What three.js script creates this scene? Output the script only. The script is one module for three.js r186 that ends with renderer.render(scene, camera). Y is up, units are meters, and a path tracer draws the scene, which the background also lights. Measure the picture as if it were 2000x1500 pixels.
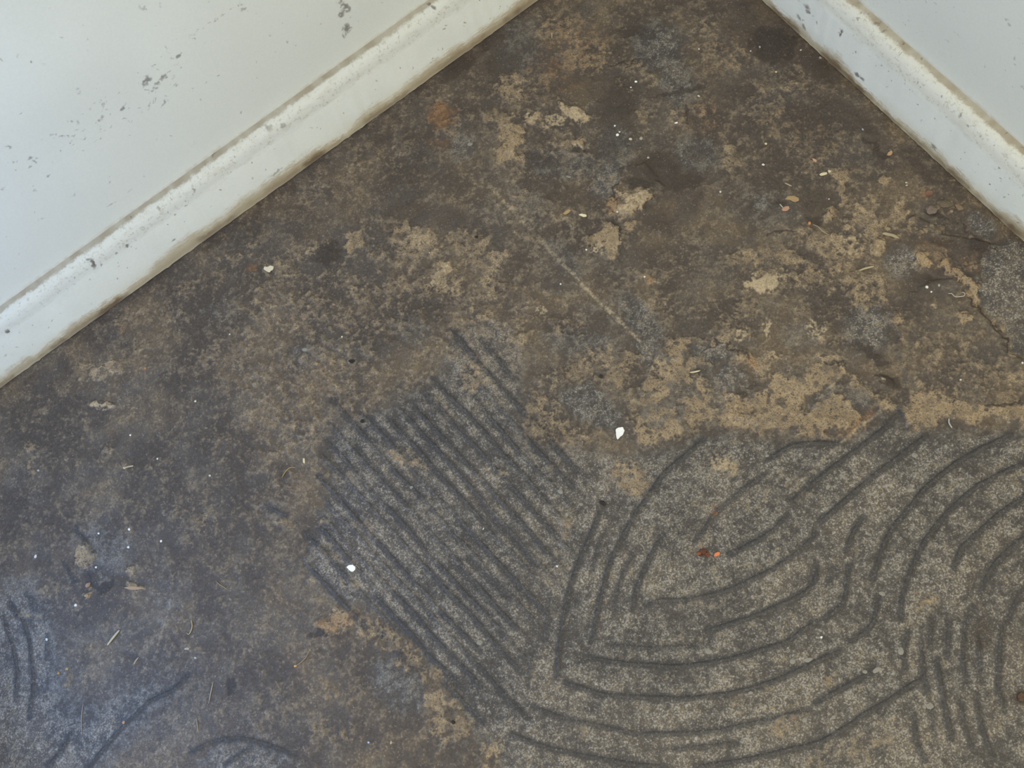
import * as THREE from 'three';
import { RectAreaLightUniformsLib } from 'three/addons/lights/RectAreaLightUniformsLib.js';
import { mergeGeometries } from 'three/addons/utils/BufferGeometryUtils.js';

// ---------------------------------------------------------------- camera, sky, lights, exposure
const scene = new THREE.Scene();
const FOCAL = 2000, PW = 2000, PH = 1500;                       // focal length in pixels of the 2000 x 1500 frame
const camera = new THREE.PerspectiveCamera(2 * Math.atan(PH / 2 / FOCAL) * 180 / Math.PI, PW / PH, 0.02, 30);
const EYE = new THREE.Vector3(0.56971, 0.78408, 0.43996);
const FWD = new THREE.Vector3(-0.338943, -0.93863, -0.063963).normalize();
const UP = new THREE.Vector3(-0.739623, 0.307864, -0.598479).normalize();
camera.position.copy(EYE); camera.up.copy(UP); camera.lookAt(EYE.clone().add(FWD)); camera.updateMatrixWorld(true);
const renderer = new THREE.WebGLRenderer({ antialias: true });
renderer.toneMapping = THREE.LinearToneMapping;
renderer.toneMappingExposure = 0.8;
renderer.shadowMap.enabled = true;
scene.background = new THREE.Color(0.75, 0.86, 1.0);
RectAreaLightUniformsLib.init();
const ROOM_X = 2.3, ROOM_Z = 0.94, ROOM_H = 2.4;                 // x along the right wall, z along the left wall
function unseenDaylight(w, h, pos, towards, color, intensity) {
  const l = new THREE.RectAreaLight(color, intensity, w, h);
  l.position.set(...pos); l.lookAt(...towards); scene.add(l); return l;
}
unseenDaylight(0.3, 0.44, [0.24, 0.36, ROOM_Z - 0.012], [0.24, 0.36, 0], new THREE.Color(0.16, 0.43, 1.0), 6.9);     // side light out of view, placed to tint the left wall and floor blue
unseenDaylight(0.8, 1.2, [ROOM_X - 0.03, 1.5, 0.475], [0, 1.5, 0.475], new THREE.Color(1.0, 0.95, 0.8), 6.2);  // window light out of view, facing the left wall and lighting it
unseenDaylight(0.9, 1.2, [1.05, 1.4, ROOM_Z - 0.015], [1.05, 1.4, 0], new THREE.Color(1.0, 0.935, 0.7), 5.1);           // upper window out of view, placed to brighten the right wall       // 

// ---------------------------------------------------------------- helpers
let seed = 12345;
const rnd = () => { seed = (Math.imul(seed, 1664525) + 1013904223) >>> 0; return seed / 4294967296; };
const clamp = (x, a = 0, b = 1) => x < a ? a : x > b ? b : x;
const smooth = (a, b, x) => { const t = clamp((x - a) / (b - a)); return t * t * (3 - 2 * t); };
const NT = new Float32Array(65536); for (let i = 0; i < 65536; i++) NT[i] = rnd();
function vnoise(x, y) {                                          // value noise, period 256
  const xi = Math.floor(x), yi = Math.floor(y); let fx = x - xi, fy = y - yi;
  fx = fx * fx * (3 - 2 * fx); fy = fy * fy * (3 - 2 * fy);
  const x0 = xi & 255, x1 = (xi + 1) & 255, y0 = (yi & 255) << 8, y1 = ((yi + 1) & 255) << 8;
  const a = NT[y0 + x0], b = NT[y0 + x1], c = NT[y1 + x0], d = NT[y1 + x1];
  return a + (b - a) * fx + (c - a + (a - b - c + d) * fx) * fy;
}
const rot = (x, y) => [x * 0.8 - y * 0.6 + 37.2, x * 0.6 + y * 0.8 + 11.7];
function fbm(x, y, o = 3) {
  let s = 0, a = 1, t = 0;
  for (let i = 0; i < o; i++) { s += a * vnoise(x, y); t += a; a *= 0.55; const nx = x * 1.62 - y * 1.21 + 17.3, ny = x * 1.21 + y * 1.62 + 5.1; x = nx; y = ny; }
  return s / t;
}
const lin = (c) => { c /= 255; return c <= 0.04045 ? c / 12.92 : Math.pow((c + 0.055) / 1.055, 2.4); };
const sr = (c) => { c = clamp(c); return 255 * (c <= 0.0031308 ? c * 12.92 : 1.055 * Math.pow(c, 1 / 2.4) - 0.055); };
// a point of the photograph on a plane of the room: floor (y = h), left wall (x = h), right wall (z = h)
const RIGHT = new THREE.Vector3().crossVectors(FWD, UP).normalize(), UPV = new THREE.Vector3().crossVectors(RIGHT, FWD);
function at(px, py, axis = 'y', h = 0) {
  const d = FWD.clone().addScaledVector(RIGHT, (px - PW / 2) / FOCAL).addScaledVector(UPV, -(py - PH / 2) / FOCAL);
  return EYE.clone().addScaledVector(d, (h - EYE[axis]) / d[axis]);
}
const names = {};
function numbered(n) { const k = names[n] = (names[n] ?? -1) + 1; return k ? `${n}_${String(k).padStart(3, '0')}` : n; }
function mesh(name, geometry, material, parent = scene) {
  const m = new THREE.Mesh(geometry, material); m.name = numbered(name); m.castShadow = m.receiveShadow = true; parent.add(m); return m;
}
function structure(m) { m.userData.kind = 'structure'; return m; }
function tag(o, label, category, group) { o.userData.label = label; o.userData.category = category; if (group) o.userData.group = group; return o; }
function dataTexture(data, w, h, srgb) {
  const t = new THREE.DataTexture(data, w, h, THREE.RGBAFormat);
  t.magFilter = THREE.LinearFilter; t.minFilter = THREE.LinearMipmapLinearFilter; t.generateMipmaps = true;
  if (srgb) t.colorSpace = THREE.SRGBColorSpace;
  t.needsUpdate = true; return t;
}

function paint(w, h, base, draw) {                                 // a colour map computed texel by texel
  const d = new Uint8Array(w * h * 4), c = [0, 0, 0];
  for (let j = 0; j < h; j++) for (let i = 0; i < w; i++) {
    c[0] = base[0]; c[1] = base[1]; c[2] = base[2]; draw((i + 0.5) / w, (j + 0.5) / h, c);
    const k = (j * w + i) * 4; d[k] = clamp(c[0], 0, 255); d[k + 1] = clamp(c[1], 0, 255); d[k + 2] = clamp(c[2], 0, 255); d[k + 3] = 255;
  }
  return dataTexture(d, w, h, true);
}

// ---------------------------------------------------------------- what covers the floor, in metres: masks on a grid
const FX = 0.76, FZ = 0.92, GC = 0.0008, GW = Math.ceil(FX / GC), GH = Math.ceil(FZ / GC);
const newMask = () => new Float32Array(GW * GH);
const gp = (p) => { const v = at(p[0], p[1]); return [v.x / GC, v.z / GC]; };
function blur(m, r) {
  r = Math.max(1, Math.round(r / GC)); const t = newMask();
  for (let pass = 0; pass < 2; pass++) {
    for (let y = 0; y < GH; y++) { let s = 0; const o = y * GW; for (let x = -r; x < GW; x++) { if (x + r < GW) s += m[o + x + r]; if (x - r - 1 >= 0) s -= m[o + x - r - 1]; if (x >= 0) t[o + x] = s / (2 * r + 1); } }
    for (let x = 0; x < GW; x++) { let s = 0; for (let y = -r; y < GH; y++) { if (y + r < GH) s += t[(y + r) * GW + x]; if (y - r - 1 >= 0) s -= t[(y - r - 1) * GW + x]; if (y >= 0) m[y * GW + x] = s / (2 * r + 1); } }
  }
  return m;
}
function poly(mask, val, feather, pts) {                          // max of the mask and a filled outline
  const P = []; for (let i = 0; i < pts.length; i += 2) P.push(gp([pts[i], pts[i + 1]]));
  const t = newMask();
  for (let y = 0; y < GH; y++) {
    const xs = [];
    for (let i = 0; i < P.length; i++) { const a = P[i], b = P[(i + 1) % P.length]; if ((a[1] > y) !== (b[1] > y)) xs.push(a[0] + (y - a[1]) / (b[1] - a[1]) * (b[0] - a[0])); }
    xs.sort((a, b) => a - b);
    for (let i = 0; i + 1 < xs.length; i += 2) for (let x = Math.max(0, Math.ceil(xs[i])); x <= Math.min(GW - 1, xs[i + 1]); x++) t[y * GW + x] = 1;
  }
  if (feather) blur(t, feather);
  for (let i = 0; i < t.length; i++) { const v = t[i] * Math.abs(val); if (val > 0) { if (v > mask[i]) mask[i] = v; } else mask[i] *= 1 - v; }
}
function blobs(mask, list) {                                      // [x, y, half length, half width, turn in degrees, strength] in the photograph's pixels
  for (const [x, y, rx, ry, turn, val] of list) {
    const c = gp([x, y]), a = turn * Math.PI / 180, u = gp([x + rx * Math.cos(a), y + rx * Math.sin(a)]), w = gp([x - ry * Math.sin(a), y + ry * Math.cos(a)]);
    const ux = u[0] - c[0], uy = u[1] - c[1], wx = w[0] - c[0], wy = w[1] - c[1], det = ux * wy - uy * wx, R = 1.35 * Math.hypot(Math.hypot(ux, uy), Math.hypot(wx, wy));
    for (let j = Math.max(0, Math.floor(c[1] - R)); j <= Math.min(GH - 1, c[1] + R); j++) for (let i = Math.max(0, Math.floor(c[0] - R)); i <= Math.min(GW - 1, c[0] + R); i++) {
      const dx = i - c[0], dy = j - c[1], s = (dx * wy - dy * wx) / det, t = (ux * dy - uy * dx) / det;
      const v = 1 - smooth(0.45, 1.3, Math.hypot(s, t));
      if (v <= 0) continue;
      const k = j * GW + i;
      if (val > 0) { if (v * val > mask[k]) mask[k] = v * val; } else mask[k] *= 1 + v * val;
    }
  }
}
function stroke(mask, width, val, pts, inner = 0.25) {                          // a soft line, width in metres
  const P = []; for (let i = 0; i < pts.length; i += 2) P.push(gp([pts[i], pts[i + 1]]));
  const R = width / GC;
  for (let q = 0; q + 1 < P.length; q++) {
    const [ax, ay] = P[q], [bx, by] = P[q + 1], L2 = (bx - ax) ** 2 + (by - ay) ** 2 || 1;
    for (let j = Math.max(0, Math.floor(Math.min(ay, by) - R)); j <= Math.min(GH - 1, Math.max(ay, by) + R); j++) for (let i = Math.max(0, Math.floor(Math.min(ax, bx) - R)); i <= Math.min(GW - 1, Math.max(ax, bx) + R); i++) {
      const t = clamp(((i - ax) * (bx - ax) + (j - ay) * (by - ay)) / L2), d = Math.hypot(i - ax - t * (bx - ax), j - ay - t * (by - ay)) / R;
      const v = val * (1 - smooth(inner, 1, d)), k = j * GW + i; if (v > mask[k]) mask[k] = v;
    }
  }
}
function look(m, x, z) {                                          // bilinear, x and z in metres
  const u = clamp(x / GC, 0, GW - 1.001), v = clamp(z / GC, 0, GH - 1.001), i = u | 0, j = v | 0, a = u - i, b = v - j, k = j * GW + i;
  return (m[k] * (1 - a) + m[k + 1] * a) * (1 - b) + (m[k + GW] * (1 - a) + m[k + GW + 1] * a) * b;
}

// trowel lines of the old adhesive: straight ones in the fan left of the middle, curved ones right and bottom left
const ridgePaths = [];
const FAN = [                                                      // where the straight lines show darkest
  [600, 1125, 1212], [655, 1052, 1112], [657, 1345, 1398], [676, 1176, 1330], [690, 1038, 1080], [718, 1168, 1330], [750, 1284, 1388], [777, 1068, 1115], [777, 1205, 1255],
  [778, 940, 1000], [826, 1118, 1300], [857, 1003, 1056], [857, 1115, 1180], [890, 1118, 1216], [899, 882, 975], [928, 1100, 1160], [942, 792, 845], [940, 925, 960], [972, 1030, 1178], [981, 822, 882],
  [1018, 830, 890], [1018, 925, 1020], [1044, 996, 1096], [1058, 828, 962], [1092, 812, 912], [1090, 1000, 1066], [1136, 784, 878], [1136, 964, 1028], [1180, 750, 902], [1255, 872, 902], [1297, 655, 700],
  [1295, 730, 800], [1295, 876, 908], [1339, 682, 712], [620, 1240, 1290], [1215, 830, 872]];
const fanLine = (x0, ya, yb) => { const p = [], n = Math.max(2, Math.round((yb - ya) / 28)); for (let i = 0; i <= n; i++) { const y = ya + (yb - ya) * i / n; p.push(x0 + (y - 1100) / 1.09 + (vnoise(y * 0.025, x0) - 0.5) * 8, y); } return p; };
for (const [x0, ya, yb] of [[600, 1090, 1222], [655, 1042, 1235], [690, 1026, 1160], [676, 1165, 1338], [718, 1000, 1345], [750, 965, 1400], [777, 930, 1275], [826, 885, 1312], [857, 860, 1300], [896, 822, 1262], [940, 788, 1242], [977, 805, 1205], [1018, 815, 1185], [1056, 795, 1182], [1092, 785, 1130], [1137, 760, 1092], [1180, 742, 1042], [1218, 765, 1000], [1255, 728, 962], [1296, 648, 930], [1339, 664, 742], [657, 1340, 1400]])
  ridgePaths.push([0.8, fanLine(x0, ya, yb), 0.45]);
ridgePaths.push(
  [1, [1374, 858, 1340, 888, 1299, 922, 1272, 960, 1245, 997, 1218, 1045, 1194, 1092, 1180, 1140, 1170, 1184, 1156, 1252]],
  [0.9, [1493, 926, 1459, 950, 1425, 977, 1401, 997, 1382, 1024, 1360, 1055]],
  [1, [1296, 1045, 1279, 1069, 1258, 1113, 1241, 1157, 1235, 1191]],
  [1, [1170, 1004, 1150, 1052, 1126, 1109, 1112, 1154, 1099, 1211, 1092, 1276, 1089, 1322]],
  [0.7, [1187, 1031, 1170, 1062, 1156, 1113]],
  [0.7, [1071, 1171, 1065, 1249]],
  [0.7, [1040, 1270, 1030, 1335]],
  [0.8, [1235, 1082, 1211, 1137, 1200, 1184]],
  [1, [1503, 895, 1544, 871, 1592, 865, 1646, 866]],
  [1.15, [1759, 800, 1721, 841, 1680, 872, 1640, 902, 1609, 926, 1572, 957, 1544, 981]],
  [1, [1538, 1004, 1510, 1035, 1466, 1062, 1425, 1083]],
  [1.1, [1806, 851, 1772, 879, 1728, 913, 1680, 950, 1646, 981, 1602, 1018]],
  [0.9, [1592, 1042, 1565, 1072, 1510, 1110, 1463, 1134, 1405, 1157, 1340, 1171, 1289, 1172, 1262, 1181]],
  [1.1, [1973, 848, 1918, 875, 1864, 906, 1803, 957, 1776, 991, 1742, 1032, 1724, 1070, 1714, 1100, 1704, 1132]],
  [1.1, [1714, 1166, 1708, 1208, 1694, 1231, 1660, 1252]],
  [1, [1640, 1270, 1565, 1306, 1510, 1330, 1456, 1347, 1405, 1357, 1340, 1364, 1240, 1360, 1179, 1356, 1138, 1344, 1104, 1333]],
  [1.1, [2010, 899, 1952, 926, 1898, 957, 1850, 1001, 1810, 1052, 1786, 1096, 1769, 1140, 1760, 1180, 1760, 1208]],
  [1.1, [2010, 964, 1959, 998, 1912, 1038, 1878, 1072, 1864, 1108]],
  [1, [2010, 1042, 1976, 1069, 1942, 1103, 1918, 1147]],
  [0.8, [1900, 1186, 1884, 1228]],
  [1.1, [1687, 1008, 1667, 1038, 1653, 1076]],
  [1, [1660, 1104, 1653, 1154, 1646, 1178, 1612, 1207]],
  [1.1, [1599, 1214, 1572, 1228, 1538, 1252, 1497, 1265, 1456, 1279, 1388, 1293, 1330, 1301, 1289, 1300, 1204, 1293, 1153, 1283]],
  [1, [1594, 1100, 1593, 1130, 1575, 1154, 1510, 1188, 1466, 1205, 1422, 1219, 1380, 1231]],
  [0.7, [1357, 1261, 1280, 1265, 1197, 1261]],
  [0.7, [1629, 1106, 1619, 1134]],
  [0.7, [1680, 1164, 1674, 1194]],
  [1.1, [1803, 1323, 1776, 1340, 1742, 1364, 1694, 1391, 1646, 1425, 1592, 1452, 1544, 1463, 1456, 1483, 1360, 1497]],
  [1, [1708, 1306, 1674, 1327, 1626, 1354, 1595, 1372]],
  [0.85, [1580, 1384, 1524, 1401, 1470, 1412, 1395, 1427, 1320, 1432, 1240, 1431, 1172, 1418, 1097, 1401, 1043, 1381]],
  [0.8, [1440, 1450, 1395, 1456, 1320, 1463]],
  [0.9, [1300, 1496, 1240, 1493, 1179, 1483, 1070, 1460, 1000, 1434]],
  [1, [1772, 1236, 1765, 1272, 1769, 1301]],
  [0.9, [1799, 1262, 1803, 1303, 1810, 1350]],
  [1.1, [1830, 1287, 1837, 1330, 1847, 1381, 1857, 1441]],
  [0.9, [1820, 1206, 1816, 1264]],
  [0.9, [1854, 1216, 1850, 1282]],
  [0.9, [1884, 1219, 1881, 1296, 1888, 1330]],
  [0.8, [1912, 1242, 1915, 1330]],
  [0.9, [1959, 1219, 1952, 1282, 1952, 1350, 1963, 1390]],
  [0.8, [1996, 1152, 1966, 1213]],
  [0.9, [1786, 1396, 1789, 1446, 1806, 1485]],
  [0.8, [1876, 1365, 1884, 1418, 1901, 1461]],
  [0.9, [1906, 1359, 1918, 1422, 1939, 1475]],
  [0.7, [1820, 1378, 1823, 1430]],
  [0.9, [20, 1180, 44, 1211, 58, 1255, 65, 1330, 58, 1400]],
  [0.8, [5, 1205, 24, 1259, 34, 1316, 31, 1366]],
  [0.7, [92, 1240, 92, 1284]],
  [0.8, [124, 1098, 146, 1135]],
  [0.8, [148, 1032, 180, 1077]],
  [0.7, [168, 1117, 190, 1148]],
  [0.85, [367, 1316, 340, 1347, 296, 1367, 262, 1398, 231, 1429, 194, 1473, 170, 1503]],
  [0.9, [141, 1430, 119, 1466, 93, 1496]],
  [0.85, [374, 1468, 425, 1446, 476, 1442, 537, 1459, 577, 1475]],
  [0.8, [490, 1459, 440, 1495]],
  [0.7, [52, 1158, 68, 1192]],
  [0.8, [522, 988, 560, 1008]]);

const TAN = newMask(), GREY = newMask(), DARK = newMask(), RUST = newMask(), PALE = newMask(), GLUE = newMask(), SCAB = newMask(), DUST_SHEEN = newMask(), SCRATCH = newMask();
for (const [k, p, v] of ridgePaths) stroke(GLUE, 0.0042 * (0.7 + 0.3 * k), v ?? clamp(k), p, 0.28);
for (const [x0, ya, yb] of FAN) stroke(GLUE, 0.0045, 0.92, fanLine(x0, ya - 10, yb + 12), 0.3);
// bare grey screed
poly(GREY, 0.92, 0.008, [640, 830, 760, 790, 850, 730, 880, 650, 930, 610, 1010, 630, 1030, 700, 1020, 780, 1010, 860, 1180, 875, 1250, 880, 1330, 870, 1380, 835, 1480, 850, 1560, 862, 1650, 858, 1700, 832, 1755, 795,
  1768, 832, 1820, 842, 1850, 822, 1870, 842, 1940, 832, 2040, 850, 2300, 870, 2300, 1700, 1000, 1700, 960, 1470, 900, 1400, 840, 1310, 800, 1250, 720, 1190, 640, 1170, 590, 1130, 600, 1050, 640, 950]);
poly(GREY, 0.85, 0.012, [-40, 1140, 60, 1120, 110, 1180, 130, 1300, 130, 1370, 200, 1370, 280, 1320, 370, 1300, 350, 1360, 250, 1450, 200, 1530, -40, 1540]);
poly(GREY, 0.85, 0.01, [370, 1530, 385, 1470, 430, 1435, 540, 1440, 590, 1475, 600, 1540]);
poly(GREY, 0.95, 0.0015, [1912, 500, 1940, 470, 2200, 480, 2200, 720, 1978, 690, 1966, 650, 1945, 625, 1912, 590, 1908, 545]);
poly(GREY, 0.85, 0.0015, [1880, 430, 1900, 400, 1955, 450, 1948, 470, 1918, 468, 1895, 448]);
poly(GREY, 0.95, 0.002, [1085, 772, 1150, 742, 1172, 760, 1222, 805, 1200, 842, 1160, 835, 1108, 805]);
blobs(GREY, [[1290, 90, 70, 60, 20, 0.85], [1325, 165, 60, 45, 60, 0.8], [1360, 300, 60, 50, 20, 0.75], [1200, 290, 45, 70, 0, 0.7], [1185, 350, 28, 55, 25, 0.9], [1250, 620, 80, 35, 45, 0.85], [1100, 500, 80, 30, 45, 0.6],
  [1130, 670, 110, 40, 10, 0.7], [1270, 690, 50, 30, 50, 0.9], [1390, 690, 55, 22, 5, 0.85], [1430, 738, 55, 40, 20, 0.85], [1690, 640, 60, 60, 0, 0.95], [1570, 660, 60, 40, 0, 0.6], [1760, 512, 45, 45, 0, 0.85], [1690, 790, 70, 26, 40, 0.7],
  [1395, 790, 26, 20, 0, 0.6], [1020, 60, 60, 40, 0, 0.6], [1010, 110, 60, 50, 0, 0.65], [1100, 320, 110, 40, 5, 0.7], [905, 285, 35, 40, 30, 0.75], [1000, 400, 110, 70, 30, 0.55], [200, 1080, 90, 70, 20, 0.55], [800, 640, 60, 40, 20, 0.5], [730, 690, 70, 40, 20, 0.45],
  [820, 660, 40, 40, 0, 0.5], [590, 690, 40, 25, 0, 0.6], [420, 620, 60, 40, 0, 0.45], [540, 1000, 40, 30, 30, 0.5], [320, 1200, 60, 80, 15, 0.35], [1500, 400, 90, 60, 10, 0.45], [1485, 395, 22, 18, 0, 0.8], [1350, 480, 60, 50, 0, 0.4], [1170, 620, 60, 40, 10, 0.5], [1480, 600, 90, 40, 0, 0.45],
  [780, 1340, 60, 90, -35, 0.7], [880, 1440, 60, 40, 30, 0.5], [700, 1250, 60, 20, 20, 0.3]]);
poly(GREY, 0.6, 0.01, [1225, 800, 1265, 700, 1310, 660, 1500, 690, 1700, 730, 1765, 832, 1735, 805, 1650, 856, 1480, 845, 1390, 815, 1300, 868, 1225, 845]);
poly(GREY, 0.42, 0.03, [900, 380, 1000, 330, 1300, 480, 1330, 620, 1250, 720, 1050, 620]);
// tan residue of the old backing
poly(TAN, 0.9, 0.005, [1225, 800, 1250, 760, 1265, 700, 1310, 660, 1350, 650, 1420, 668, 1500, 700, 1560, 730, 1590, 700, 1640, 700, 1680, 730, 1700, 770, 1750, 770, 1765, 832, 1735, 805, 1700, 832, 1650, 856, 1560, 858, 1530, 830, 1480, 845, 1430, 832, 1392, 815,
  1372, 828, 1350, 850, 1300, 868, 1258, 878, 1225, 845]);
poly(TAN, 0.95, 0.003, [1755, 800, 1790, 760, 1850, 770, 1900, 790, 1960, 795, 2040, 780, 2040, 850, 1975, 822, 1935, 815, 1930, 835, 1900, 842, 1870, 832, 1852, 815, 1820, 836, 1775, 842]);
poly(TAN, 0.7, 0.006, [1030, 760, 1070, 700, 1150, 700, 1240, 700, 1240, 790, 1175, 758, 1150, 740, 1084, 770, 1105, 806, 1158, 838, 1195, 850, 1180, 872, 1100, 880, 1015, 862, 1020, 800]);
poly(TAN, 0.84, 0.003, [1183, 893, 1210, 899, 1242, 903, 1257, 916, 1262, 940, 1272, 960, 1250, 974, 1225, 966, 1203, 947, 1184, 930, 1192, 912]);
poly(TAN, 0.84, 0.003, [1376, 870, 1394, 878, 1402, 893, 1420, 893, 1443, 907, 1444, 926, 1428, 938, 1412, 920, 1398, 919, 1378, 912, 1386, 892]);
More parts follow.
